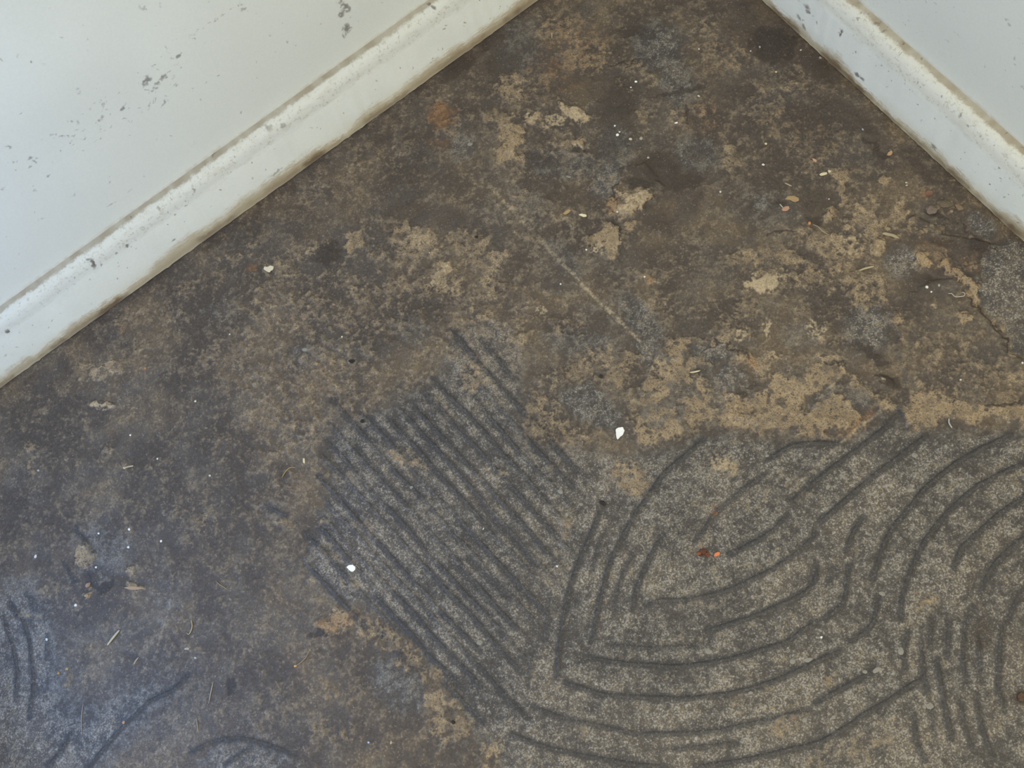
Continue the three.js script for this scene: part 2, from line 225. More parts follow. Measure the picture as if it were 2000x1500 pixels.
blobs(TAN, [[1470, 820, 110, 30, 5, 0.9], [1300, 790, 90, 70, 0, 0.9],
  [655, 1215, 60, 28, -15, 0.85], [740, 1245, 60, 28, 25, 0.85], [790, 1285, 32, 40, 20, 0.85], [860, 1360, 45, 40, 30, 0.85], [880, 1410, 45, 50, 30, 0.85], [960, 1470, 40, 30, -60, 0.8], [650, 1360, 60, 40, 20, 0.45], [650, 1430, 50, 30, 10, 0.5], [840, 1320, 30, 25, 0, 0.7],
  [810, 470, 70, 45, 20, 0.8], [860, 555, 60, 45, 20, 0.8], [700, 470, 30, 22, 30, 0.85], [950, 500, 60, 50, 40, 0.72], [900, 470, 50, 40, 0, 0.6], [775, 560, 50, 30, 20, 0.62], [970, 560, 45, 30, 20, 0.72], [690, 560, 70, 30, 10, 0.5], [640, 600, 90, 30, 10, 0.55], [560, 520, 60, 30, 0, 0.55], [610, 490, 60, 18, -35, 0.72],
  [760, 600, 80, 20, 15, 0.55], [900, 610, 80, 30, 10, 0.62], [1010, 650, 50, 40, 10, 0.62], [1100, 640, 70, 30, 10, 0.6], [1190, 700, 90, 30, 0, 0.72], [700, 640, 90, 40, 10, 0.52], [640, 700, 90, 50, 10, 0.5], [590, 830, 60, 80, 10, 0.58], [640, 920, 60, 40, 20, 0.5], [560, 940, 40, 50, 0, 0.48], [800, 900, 60, 22, 20, 0.72], [700, 790, 60, 40, 10, 0.5],
  [920, 735, 40, 40, 50, 0.7], [880, 690, 40, 20, 0, 0.5], [860, 800, 60, 20, 45, 0.4], [700, 740, 60, 20, 10, 0.45], [1240, 395, 42, 20, -35, 1], [1205, 400, 26, 30, 0, 0.9], [1195, 475, 28, 40, 10, 0.88], [1165, 470, 30, 22, 0, 0.8], [1230, 440, 16, 14, 0, 0.85], [1110, 215, 26, 14, 20, 1], [1135, 225, 18, 16, 60, 1], [1000, 262, 40, 26, 20, 0.92], [985, 300, 30, 22, 0, 0.85], [1015, 310, 16, 12, 20, 0.95],
  [1128, 280, 20, 10, 10, 1], [970, 230, 40, 20, 20, 0.82], [1045, 235, 30, 20, 0, 0.75], [1085, 285, 60, 20, -15, 0.62], [1000, 170, 50, 40, 10, 0.78], [1060, 180, 90, 50, 20, 0.55], [1140, 110, 80, 50, 10, 0.62], [1090, 60, 60, 40, 20, 0.55], [1240, 150, 60, 50, 30, 0.55], [1330, 230, 30, 26, 60, 0.62], [1260, 215, 30, 40, 30, 0.58], [1430, 100, 50, 60, 0, 0.5], [1380, 80, 40, 60, 0, 0.5], [1500, 200, 60, 50, 10, 0.5], [1550, 150, 60, 30, 20, 0.55],
  [1530, 165, 24, 18, 0, 0.62], [1370, 215, 26, 16, 0, 0.68], [1425, 310, 30, 40, 0, 0.6], [1600, 300, 90, 60, 10, 0.42], [1640, 340, 26, 18, 0, 0.85], [1642, 365, 14, 26, 5, 0.9], [1645, 392, 12, 18, 20, 0.85], [1620, 420, 18, 22, 20, 0.9], [1680, 415, 40, 30, 20, 0.75], [1730, 355, 16, 16, 0, 0.95], [1700, 400, 24, 26, 0, 0.7],
  [1755, 415, 18, 34, 30, 0.78], [1775, 445, 14, 22, 0, 0.72], [1700, 450, 90, 40, 10, 0.72], [1650, 480, 80, 40, 0, 0.75], [1715, 480, 18, 22, 10, 1], [1580, 460, 60, 30, 10, 0.62], [1530, 500, 70, 30, 10, 0.68], [1530, 545, 80, 24, 5, 0.75], [1460, 505, 50, 24, 0, 0.75], [1490, 555, 44, 18, -10, 1], [1620, 540, 90, 50, 10, 0.72], [1700, 560, 60, 40, 10, 0.7], [1600, 600, 90, 36, 10, 0.58], [1680, 590, 50, 26, 0, 0.7],
  [1800, 508, 24, 18, 40, 0.98], [1840, 515, 20, 22, 0, 0.85], [1860, 535, 34, 12, 20, 0.95], [1890, 520, 20, 16, 0, 0.72], [1895, 560, 14, 26, -20, 0.95], [1905, 585, 8, 20, -5, 0.9], [1755, 620, 16, 30, 0, 0.88], [1762, 650, 12, 18, 0, 0.8], [1880, 622, 22, 14, 20, 0.95], [1835, 450, 60, 14, 5, 0.5], [1870, 460, 40, 20, 0, 0.5], [1800, 455, 10, 16, 10, 0.92], [1950, 635, 20, 8, 45, 0.8], [1975, 690, 20, 14, 0, 0.7],
  [1860, 720, 160, 80, 5, 0.5], [1800, 680, 60, 50, 0, 0.5], [1950, 750, 80, 50, 0, 0.55], [1610, 650, 30, 26, 0, 0.6], [1440, 600, 70, 40, 0, 0.6], [1350, 610, 50, 30, 0, 0.55], [1430, 650, 60, 24, 0, 0.66], [1270, 545, 14, 22, 10, 0.85], [1290, 600, 40, 30, 0, 0.55], [1515, 710, 60, 26, 5, 0.72], [1640, 660, 60, 20, 10, 0.55], [1620, 690, 40, 22, 0, 0.6],
  [180, 725, 50, 22, 0, 0.8], [220, 715, 30, 16, 0, 0.85], [195, 790, 36, 9, 0, 0.9], [330, 610, 40, 24, 20, 0.55], [350, 565, 26, 12, -20, 0.65], [460, 500, 60, 22, -30, 0.48], [490, 480, 14, 10, 0, 0.85], [270, 680, 40, 22, 0, 0.5], [250, 620, 60, 20, -30, 0.5], [400, 700, 60, 40, 0, 0.4], [460, 660, 80, 40, -10, 0.5], [520, 610, 60, 40, 0, 0.52], [520, 560, 60, 22, 0, 0.5], [380, 560, 80, 24, -35, 0.38],
  [60, 870, 16, 14, 0, 0.78], [85, 880, 16, 14, 0, 0.62], [213, 870, 18, 22, 20, 0.68], [235, 830, 24, 20, 0, 0.5], [165, 870, 20, 14, 0, 0.5], [58, 918, 12, 14, 0, 0.8], [300, 920, 16, 12, 0, 0.5], [60, 905, 6, 12, 20, 0.7], [130, 850, 60, 30, 0, 0.35], [460, 880, 70, 40, 10, 0.4], [400, 1000, 80, 60, 10, 0.3],
  [395, 1015, 26, 16, -10, 0.66], [340, 1000, 40, 18, 0, 0.4], [165, 1090, 26, 22, -30, 0.85], [90, 1155, 30, 22, 0, 0.5], [65, 1205, 30, 8, 0, 0.55], [265, 1147, 30, 8, 10, 0.85], [255, 1120, 14, 12, -50, 0.62], [172, 1145, 10, 8, -40, 0.85], [170, 1165, 10, 9, 0, 0.75], [298, 1135, 10, 5, 0, 0.7], [625, 1022, 18, 14, 0, 0.75], [550, 1025, 26, 14, 10, 0.6], [430, 1120, 60, 40, 0, 0.3], [170, 1265, 12, 12, -40, 0.6], [135, 1330, 14, 12, -40, 0.5],
  [590, 1130, 40, 30, 10, 0.4], [640, 1080, 40, 24, 10, 0.42], [700, 1030, 40, 20, 20, 0.45], [820, 990, 60, 20, 45, 0.35], [680, 1140, 40, 14, 20, 0.5], [1110, 1030, 12, 30, 20, 0.72], [1080, 1110, 30, 40, 30, 0.4], [1085, 910, 18, 14, 0, 0.65], [980, 920, 14, 10, 0, 0.62], [1620, 1330, 24, 14, -10, 0.72], [1530, 1420, 50, 16, -30, 0.6], [1810, 1180, 22, 20, 20, 0.68], [1360, 1190, 90, 24, -10, 0.35], [1560, 960, 50, 20, -35, 0.42], [1530, 940, 60, 18, -30, 0.42], [1340, 1240, 40, 22, 0, 0.4],
  [1130, 1430, 26, 14, 0, 0.5], [1440, 1370, 30, 12, 0, 0.45], [1680, 1460, 80, 30, -10, 0.5], [1600, 1480, 60, 20, -10, 0.5], [880, 630, 26, 12, 0, 0.5], [950, 610, 22, 16, 0, 0.72], [870, 530, 30, 24, 0, 0.9], [780, 565, 16, 14, 0, 0.8], [1010, 430, 80, 30, 45, 0.45], [870, 230, 40, 40, 30, 0.5], [850, 190, 60, 24, -30, 0.42], [760, 300, 60, 30, -30, 0.45], [690, 330, 60, 30, -30, 0.42], [620, 380, 60, 40, -35, 0.4], [880, 260, 30, 16, 0, 0.5]]);
blobs(TAN, [[1430, 738, 55, 36, 10, -0.75], [1395, 688, 55, 18, 5, -0.8], [1480, 758, 30, 10, -30, -0.6], [1610, 768, 60, 14, -35, -0.6], [1690, 790, 70, 20, 40, -0.7], [1395, 790, 24, 16, 0, -0.6], [1330, 800, 20, 14, 30, -0.4], [1500, 850, 40, 10, 0, -0.4], [1540, 720, 50, 16, 10, -0.4], [1370, 720, 30, 14, 0, -0.6], [1280, 830, 20, 14, 0, -0.5]]);
// flakes of old backing that still stick to the floor: outline in pixels, thickness in metres, how pale
const FLAKES = [[0.0008, 0.75, [1090, 198, 1098, 196, 1106, 206, 1120, 208, 1140, 218, 1146, 226, 1140, 234, 1124, 238, 1112, 230, 1100, 218, 1092, 214]], [0.0008, 0.6, [1112, 280, 1120, 272, 1130, 271, 1141, 280, 1138, 285, 1128, 286, 1120, 287, 1116, 290]],
  [0.0009, 0.55, [1198, 378, 1208, 372, 1228, 380, 1248, 378, 1256, 368, 1270, 370, 1278, 382, 1276, 390, 1264, 394, 1260, 406, 1248, 416, 1240, 408, 1224, 398, 1208, 394]], [0.0012, 0, [1186, 388, 1196, 386, 1206, 394, 1204, 408, 1194, 410, 1184, 402]],
  [0.0008, 0.3, [1152, 462, 1168, 454, 1184, 430, 1200, 436, 1212, 454, 1218, 480, 1204, 496, 1192, 498, 1188, 482, 1172, 482, 1160, 490, 1152, 480]], [0.0013, 0, [1786, 502, 1792, 494, 1804, 498, 1815, 510, 1812, 518, 1800, 520, 1790, 514]],
  [0.0011, 0, [1836, 510, 1846, 506, 1856, 510, 1854, 520, 1880, 530, 1876, 538, 1858, 540, 1848, 532, 1836, 524]], [0.0012, 0, [1874, 544, 1888, 542, 1904, 548, 1912, 566, 1908, 592, 1902, 592, 1898, 576, 1886, 560]], [0.0007, 0.3, [1868, 616, 1878, 612, 1890, 614, 1888, 622, 1876, 632, 1870, 628]],
  [0.0007, 0.4, [1702, 490, 1708, 470, 1720, 468, 1730, 474, 1728, 486, 1720, 492, 1712, 498, 1706, 500]], [0.0008, 0.1, [1632, 362, 1638, 352, 1650, 358, 1652, 374, 1646, 386, 1636, 382]], [0.0008, 0.1, [1612, 420, 1620, 404, 1630, 402, 1630, 414, 1632, 426, 1620, 432]], [0.0006, 0.1, [1718, 352, 1724, 346, 1738, 350, 1736, 362, 1724, 366]],
  [0.0005, 0.6, [168, 786, 185, 781, 210, 784, 224, 790, 196, 795, 175, 797]], [0.0005, 0, [143, 1106, 150, 1065, 167, 1063, 190, 1089, 177, 1095, 160, 1106]], [0.0007, 0.2, [988, 270, 996, 259, 1010, 259, 1016, 276, 1006, 290, 1013, 304, 1020, 315, 1006, 312, 985, 298, 978, 284]],
  [0.0014, 0.3, [1714, 738, 1724, 736, 1732, 742, 1728, 749, 1718, 747]], [0.0006, 0.3, [975, 235, 985, 225, 1000, 222, 1010, 208, 1006, 226, 994, 238, 982, 242]], [0.0006, 0.4, [1038, 243, 1050, 235, 1055, 219, 1048, 222, 1030, 230, 1020, 238, 1028, 244]], [0.0006, 0, [674, 480, 680, 468, 697, 462, 690, 478, 682, 494, 676, 496]]];
for (const [, pale, p] of FLAKES) { poly(TAN, 1, 0.0008, p); if (pale) poly(PALE, pale, 0.001, p); }
poly(TAN, 0.42, 0.03, [850, 420, 860, 330, 960, 190, 1060, 30, 1200, 20, 1180, 130, 1250, 260, 1290, 370, 1420, 440, 1400, 600, 1240, 640, 1100, 540]);
poly(TAN, 0.36, 0.03, [1380, 20, 1440, 100, 1450, 170, 1620, 150, 1760, 320, 1640, 430, 1480, 380, 1400, 300, 1330, 200]);
poly(TAN, 0.46, 0.03, [380, 640, 620, 420, 800, 420, 960, 400, 1120, 560, 1240, 640, 1240, 720, 1010, 760, 900, 700, 840, 780, 640, 860, 620, 1000, 520, 1000, 420, 850]);
poly(TAN, 0.42, 0.03, [1380, 560, 1440, 480, 1640, 430, 1760, 420, 1750, 600, 1640, 700, 1450, 680]);
poly(TAN, 0.6, 0.02, [1760, 650, 1900, 640, 1990, 720, 2040, 760, 2040, 800, 1800, 780, 1750, 740]);
// dark tar stains, worn-off spots, strips by the baseboards; shade painted on crust edge
poly(DARK, 0.95, 0.0025, [1462, 62, 1500, 48, 1545, 62, 1562, 85, 1550, 112, 1515, 125, 1508, 132, 1496, 118, 1468, 100, 1455, 85]);
poly(DARK, 0.75, 0.003, [600, 515, 615, 485, 640, 465, 668, 470, 675, 500, 640, 522]);
blobs(DARK, [[1470, 20, 60, 40, 20, 0.55], [1450, 60, 60, 30, 10, 0.5], [1210, 190, 60, 60, 20, 0.62], [1160, 160, 60, 40, 30, 0.5], [1290, 330, 60, 40, 10, 0.62], [1340, 355, 60, 18, -10, 0.7], [1360, 300, 30, 24, 0, 0.45], [1110, 180, 60, 40, 0, 0.45], [450, 1340, 10, 20, -5, 0.9], [210, 1142, 30, 10, -30, 0.8], [620, 1238, 28, 9, -20, 0.85], [665, 1240, 30, 7, -5, 0.7],
  [1710, 288, 8, 16, -30, 0.95], [1722, 305, 20, 8, 10, 0.7], [1693, 275, 12, 8, 0, 0.6], [1525, 395, 26, 8, 0, 0.7], [1600, 395, 50, 40, 0, 0.45], [1590, 430, 22, 12, 0, 0.8], [1830, 420, 40, 8, 20, 0.7], [1850, 480, 60, 14, 20, 0.62], [1910, 485, 40, 14, 25, 0.8], [1780, 470, 40, 20, 0, 0.45], [1815, 540, 70, 20, 0, 0.6], [1740, 480, 30, 20, 0, 0.5], [1790, 560, 60, 40, 0, 0.4],
  [1630, 620, 60, 40, 0, 0.4], [1700, 690, 50, 14, 35, 0.85], [1660, 720, 40, 10, 20, 0.6], [1740, 745, 30, 14, 30, 0.8], [1450, 770, 22, 12, 40, 0.8], [1475, 752, 26, 8, -20, 0.7], [1370, 725, 22, 16, 0, 0.6], [1500, 735, 20, 9, -60, 0.6], [1640, 745, 14, 8, 0, 0.6], [1060, 620, 40, 30, 0, 0.4], [840, 610, 60, 40, 10, 0.4], [770, 680, 50, 40, 20, 0.4], [920, 690, 0.1, 0.1, 0, 0.1],
  [300, 500, 60, 16, -35, 0.5], [60, 740, 60, 10, -35, 0.4], [640, 270, 60, 18, -35, 0.6], [900, 130, 60, 20, -35, 0.6], [980, 130, 50, 40, 20, 0.5], [960, 80, 40, 14, -35, 0.6], [1600, 130, 60, 20, 42, 0.6], [1700, 250, 60, 18, 42, 0.5], [1800, 330, 60, 16, 42, 0.5], [1640, 210, 60, 26, 30, 0.4], [1420, 170, 40, 30, 0, 0.35], [880, 430, 60, 30, 20, 0.45], [800, 410, 80, 24, 10, 0.4], [1000, 520, 30, 16, 0, 0.4],
  [1200, 520, 0.1, 0.1, 0, 0.1], [1100, 380, 60, 30, 10, 0.5], [1060, 310, 60, 14, 10, 0.6], [1130, 292, 24, 6, 0, 0.9], [1250, 360, 40, 14, 10, 0.75], [1290, 430, 50, 40, 0, 0.5], [1270, 490, 50, 30, 0, 0.45], [1330, 400, 60, 40, 0, 0.4], [1150, 745, 0.1, 0.1, 0, 0.1], [1980, 1230, 40, 60, 0, 0.35], [1920, 1230, 30, 50, 0, 0.55], [1992, 1362, 22, 24, 0, 0.7],
  [1230, 915, 0.1, 0.1, 0, 0.1], [500, 700, 30, 22, 0, 0.4], [700, 845, 10, 8, 0, 0.4], [250, 860, 60, 40, 0, 0.35], [1230, 60, 60, 10, -5, 0.6], [1340, 175, 50, 8, -8, 0.7], [1270, 180, 30, 10, -20, 0.5], [1260, 100, 30, 10, -20, 0.4], [1190, 275, 30, 60, 0, 0.45]]);
for (const p of [[1210, 72, 1250, 66, 1300, 60], [1268, 188, 1300, 184, 1330, 176], [1500, 462, 1545, 452], [1930, 792, 1945, 790, 1962, 794, 1978, 789, 1990, 778], [1870, 785, 1865, 800, 1850, 812], [1895, 585, 1905, 600, 1925, 622, 1945, 640, 1962, 660, 1966, 680], [1905, 585, 1925, 622, 1945, 640, 1962, 660, 1966, 688], [1180, 130, 1250, 122], [1200, 150, 1260, 112], [1395, 672, 1370, 690], [1395, 672, 1440, 680, 1460, 700], [1610, 706, 1650, 712],  // includes strokes that paint the shaded side of the crust edge
  [1205, 360, 1195, 380, 1188, 395, 1200, 415], [1200, 430, 1212, 455, 1215, 480], [1805, 545, 1840, 540, 1870, 545], [1905, 470, 1930, 478, 1950, 490], [1875, 430, 1890, 450, 1910, 470], [1340, 205, 1342, 235]]) stroke(DARK, 0.0016, 0.85, p);
blobs(RUST, [[860, 228, 30, 26, 30, 0.85], [875, 215, 22, 14, 0, 0.7], [860, 280, 30, 14, 0, 0.5], [490, 522, 14, 10, 0, 0.8], [1720, 870, 0.1, 0.1, 0, 0.1], [1690, 815, 44, 8, -38, 0.6], [1660, 840, 30, 8, -40, 0.5], [1080, 130, 60, 30, 10, 0.4], [1140, 90, 40, 20, 10, 0.35], [1195, 400, 9, 22, 10, 0.5], [1470, 705, 18, 10, 30, 0.6], [655, 1215, 50, 18, -15, 0.45], [240, 640, 26, 12, -20, 0.4], [1375, 1065, 14, 14, 0, 0.35], [1812, 378, 20, 12, 10, 0.4], [1395, 1000, 8, 8, 0, 0.5], [1270, 545, 10, 18, 0, 0.45], [860, 620, 0.1, 0.1, 0, 0.1], [1335, 95, 18, 12, 40, 0.35], [1130, 90, 110, 60, 20, 0.3], [1080, 150, 80, 40, 10, 0.3], [1430, 90, 60, 60, 0, 0.24], [1560, 260, 110, 70, 20, 0.2], [1370, 230, 50, 60, 0, 0.3], [1850, 500, 100, 50, 20, 0.3], [1320, 420, 60, 40, 0, 0.2]]);
// pale, chalky residue
blobs(PALE, [[1490, 555, 44, 18, -10, 0.9], [1520, 540, 26, 16, 0, 0.6], [1085, 235, 26, 14, -20, 0.7], [1035, 228, 14, 10, 0, 0.5], [1110, 215, 20, 10, 20, 0.6], [1140, 226, 14, 12, 0, 0.65], [1240, 395, 40, 18, -35, 0.55], [1128, 280, 16, 8, 0, 0.5], [1592, 645, 26, 18, 0, 0.6], [1498, 645, 8, 16, 0, 0.8], [1715, 480, 14, 18, 0, 0.5], [195, 790, 30, 8, 0, 0.55], [200, 722, 36, 18, 0, 0.35], [850, 555, 24, 14, 0, 0.4], [820, 470, 30, 20, 0, 0.35], [1410, 905, 34, 24, 20, 0.45], [1650, 480, 50, 30, 0, 0.4], [1445, 655, 24, 10, -30, 0.55], [1900, 605, 0.1, 0.1, 0, 0.1], [1825, 600, 10, 12, 20, 0.6], [1170, 485, 20, 14, 0, 0.5], [1060, 610, 16, 16, 0, 0.5], [870, 530, 22, 16, 0, 0.4]]);
// scratches drawn by a blade
for (const [w, v, p] of [[0.0022, 0.55, [955, 360, 985, 395, 1030, 440, 1075, 490, 1100, 515]], [0.0018, 0.8, [1100, 515, 1150, 570, 1195, 612, 1240, 655, 1270, 690]], [0.0014, 0.8, [1672, 838, 1650, 860, 1628, 880, 1612, 895]], [0.0022, 0.45, [1612, 895, 1575, 930, 1545, 955]], [0.0012, 0.5, [1745, 785, 1700, 820, 1672, 838]], [0.0012, 0.6, [1640, 738, 1622, 755, 1602, 775]],
  [0.0016, 0.4, [1055, 445, 1080, 435, 1110, 425]], [0.0012, 0.4, [630, 580, 680, 500, 715, 470]], [0.0012, 0.35, [1130, 300, 1160, 270, 1180, 260]], [0.001, 0.4, [300, 1290, 330, 1190, 340, 1120]], [0.001, 0.4, [1228, 395, 1265, 372]]]) stroke(SCRATCH, w * 1.3, v, p);
poly(DUST_SHEEN, 0.62, 0.03, [-60, 1180, 60, 1100, 140, 1140, 170, 1300, 330, 1300, 420, 1400, 560, 1400, 640, 1540, -60, 1540]);  // bluish sheen at lower left, painted into the floor colour
blobs(DUST_SHEEN, [[300, 1275, 40, 30, 0, 0.45], [320, 1180, 14, 70, 15, 0.4], [480, 1410, 60, 20, -30, 0.6], [30, 960, 60, 80, 0, 0.3], [200, 1060, 60, 50, 0, 0.4], [590, 692, 22, 14, 0, 0.7], [660, 600, 0.1, 0.1, 0, 0.1], [760, 1330, 40, 50, -35, 0.5], [1185, 350, 20, 40, 25, 0.4], [1910, 440, 24, 30, 30, 0.4]]);
// thick crusts that stand proud of the floor
poly(SCAB, 1, 0.0015, [1770, 600, 1790, 560, 1830, 545, 1880, 550, 1900, 590, 1925, 622, 1945, 640, 1962, 660, 1968, 690, 2040, 720, 2040, 848, 1975, 822, 1935, 815, 1930, 835, 1900, 842, 1870, 832, 1852, 815, 1820, 836, 1775, 842, 1755, 800, 1770, 740, 1750, 690]);
poly(SCAB, 0.9, 0.002, [1740, 440, 1790, 420, 1850, 460, 1900, 470, 1950, 478, 1945, 492, 1915, 498, 1912, 545, 1905, 585, 1880, 545, 1830, 545, 1790, 520, 1760, 480]);
poly(SCAB, 0.8, 0.002, [1200, 360, 1212, 325, 1260, 315, 1300, 370, 1275, 400, 1240, 420, 1215, 420, 1200, 400]);
poly(SCAB, 0.6, 0.003, [1440, 660, 1470, 690, 1475, 740, 1455, 765, 1440, 790, 1470, 800, 1540, 780, 1600, 810, 1680, 800, 1650, 850, 1560, 855, 1480, 842, 1400, 815, 1420, 780, 1400, 740]);
blobs(SCAB, [[1800, 508, 22, 16, 40, 1.0], [1840, 515, 20, 20, 0, 0.9], [1725, 744, 22, 14, 10, 1.0], [1642, 365, 12, 24, 5, 0.5], [1620, 420, 16, 18, 20, 0.6], [1125, 220, 28, 12, 25, 0.5], [1128, 280, 18, 8, 10, 0.5], [1250, 390, 30, 14, -35, 0.4], [1212, 470, 14, 30, 5, 0.5], [1270, 545, 10, 18, 0, 0.5], [1730, 355, 14, 14, 0, 0.4], [1755, 630, 14, 26, 0, 0.5], [1715, 480, 16, 20, 10, 0.6], [1880, 622, 18, 12, 20, 0.5]]);

// ---------------------------------------------------------------- floor colour and relief at a point (metres)
const TANC = [161, 138, 108], TANP = [188, 170, 140], BRN1 = [74, 64, 57], BRN2 = [96, 84, 72], BRNW = [103, 87, 68], GREYC = [91, 86, 83], GREYD = [66, 61, 60], SPK = [164, 158, 150], SPKY = [150, 134, 104], DRK = [52, 43, 38], GLU = [52, 49, 50], RST = [134, 92, 58], DST_SHN = [128, 126, 130];
const mix3 = (o, c, t) => { o[0] += (c[0] - o[0]) * t; o[1] += (c[1] - o[1]) * t; o[2] += (c[2] - o[2]) * t; };
const col = [0, 0, 0];
let relief = 0, gloss = 0;
function floorAt(x, z) {
  const X = x * 1000, Z = z * 1000;                               // mm
  const wx = (vnoise(X * 0.22, Z * 0.22) - 0.5) * 0.006 + (vnoise(X * 0.7 + 9, Z * 0.7) - 0.5) * 0.002, wz = (vnoise(X * 0.22 + 50, Z * 0.22 + 80) - 0.5) * 0.006 + (vnoise(X * 0.7 + 40, Z * 0.7 + 60) - 0.5) * 0.002;
  const px = x + wx, pz = z + wz;
  const n40 = fbm(X * 0.028, Z * 0.028, 3), n12 = fbm(X * 0.09 + 31, Z * 0.09 + 7, 3), n4 = fbm(X * 0.3 + 3, Z * 0.3 + 77, 2), n15 = vnoise(X * 0.8 + 5, Z * 0.8 + 21), nf = vnoise(X * 1.7 + 61, Z * 1.7 + 13), ng = vnoise(X * 2.6 + 11, Z * 2.6 + 113), n1 = vnoise(X * 1.15 + 205, Z * 1.15 + 43);
  const grain = (nf - 0.5) * 0.6 + (ng - 0.5) * 0.5;
  // brown film
  col[0] = BRN1[0]; col[1] = BRN1[1]; col[2] = BRN1[2];
  mix3(col, BRN2, smooth(0.3, 0.72, n12 * 0.6 + n40 * 0.4 + (n4 - 0.5) * 0.5));
  mix3(col, BRNW, smooth(0.5, 0.75, n40) * 0.5);
  mix3(col, TANC, smooth(0.5, 0.74, n4 * 0.42 + n15 * 0.28 + n12 * 0.3) * 0.3); mix3(col, BRN1, smooth(0.52, 0.7, fbm(X * 0.2 + 90, Z * 0.2 + 14, 2)) * 0.4); mix3(col, GREYC, smooth(0.45, 0.7, fbm(X * 0.05 + 70, Z * 0.05 + 20, 2)) * 0.26);
  let h = n4 * 0.25;
  // grey screed with pale and yellow sand grains
  const g0 = look(GREY, px, pz), g = smooth(0.25, 0.75, g0 + (n12 - 0.5) * 0.5 + (n4 - 0.5) * 0.5 + (n15 - 0.5) * 0.25 - (1 - g0) * 0.1);
  if (g > 0) {
    const s = [GREYD[0], GREYD[1], GREYD[2]];
    mix3(s, GREYC, smooth(0.3, 0.65, n4 * 0.6 + n12 * 0.4));
    mix3(s, BRN2, smooth(0.4, 0.65, n40 * 0.5 + n12 * 0.5) * 0.38);
    const sp = smooth(0.44, 0.8, nf * 0.5 + n1 * 0.5 + (n12 - 0.5) * 0.4 + (n4 - 0.5) * 0.25) * (0.3 + 0.7 * smooth(0.6, 0.9, g0));
    mix3(s, vnoise(X * 0.55 + 7, Z * 0.55 + 91) > 0.7 ? SPKY : SPK, sp * 0.66);
    mix3(col, s, g * 0.93); h = h * (1 - g) + g * (0.1 + sp * 0.25 + n4 * 0.1);
  }
  // pale dust, and bluish window sheen painted into the colour
  const du = look(DUST_SHEEN, px, pz); if (du > 0) mix3(col, DST_SHN, du * (0.1 + 0.42 * smooth(0.35, 0.75, n4 * 0.5 + nf * 0.5)));
  // dark trowel line
  const gl = look(GLUE, x + wx * 0.25, z + wz * 0.25) * smooth(0.12, 0.45, n12 * 0.5 + n4 * 0.5);
  if (gl > 0.02) mix3(col, GLU, clamp(gl * 1.05) * (0.9 - 0.25 * nf));
  // dark stains, plus the shade painted along the crust edge
  const d0 = look(DARK, px, pz), dk = d0 < 0.02 ? 0 : smooth(0.2, 0.85, d0 + (n12 - 0.5) * 0.5 + (n4 - 0.5) * 0.5 + (n15 - 0.5) * 0.25);
  if (d0 > 0.02) mix3(col, DRK, dk * 0.78);
  // tan backing with pinholes
  const t0 = look(TAN, px, pz), tw = 0.15 + 0.22 * (1 - t0), t = t0 < 0.02 ? 0 : smooth(0.51 - tw, 0.51 + tw, t0 * 0.9 + (n12 - 0.5) * 0.6 + (n4 - 0.5) * 0.62 + (n15 - 0.5) * 0.5 + (nf - 0.5) * 0.22 - d0 * 0.35) * (1 - gl * 0.5);
  if (t > 0) {
    const c = [TANC[0], TANC[1], TANC[2]];
    mix3(c, BRN2, smooth(0.5, 0.8, n12) * 0.35 + 0.12); mix3(c, TANP, smooth(0.5, 0.8, n4) * 0.35);
    const hole = smooth(0.56, 0.68, fbm(X * 0.16 + 210, Z * 0.16 + 33, 2)) * (1 - smooth(0.9, 0.99, t0)) * 0.75;
    const pit = smooth(0.56, 0.74, n15 * 0.5 + nf * 0.5 + (0.9 - t0) * 0.12);
    mix3(c, GREYD, pit * 0.65);
    const tt = t * (1 - hole); mix3(col, c, tt * 0.92); h = h * (1 - t) + t * (0.75 - pit * 0.6 + nf * 0.12);
  }
  const r = look(RUST, px, pz); if (r > 0.02) mix3(col, RST, smooth(0.15, 0.9, r + (n4 - 0.5) * 0.6) * 0.6);
  const p = look(PALE, px, pz); if (p > 0.02) mix3(col, TANP, smooth(0.3, 0.8, p + (n15 - 0.5) * 0.7 + (n4 - 0.5) * 0.5) * 0.6);
  const sc = look(SCRATCH, x + wx * 0.15, z + wz * 0.15); if (sc > 0.02) mix3(col, TANP, sc * (0.3 + 0.6 * smooth(0.3, 0.7, n4 * 0.6 + n15 * 0.4)) * 0.75);
  if (ng > 0.86 && n15 > 0.66) mix3(col, SPK, 0.5);
  const b = 1 + grain * 0.42 + (n15 - 0.5) * 0.16 + (n40 - 0.5) * 0.16;
  col[0] *= b; col[1] *= b; col[2] *= b;
  relief = h + grain * 0.12;
  gloss = clamp(0.25 + (1 - t) * 0.35 + g * 0.1 - grain * 0.25);
}
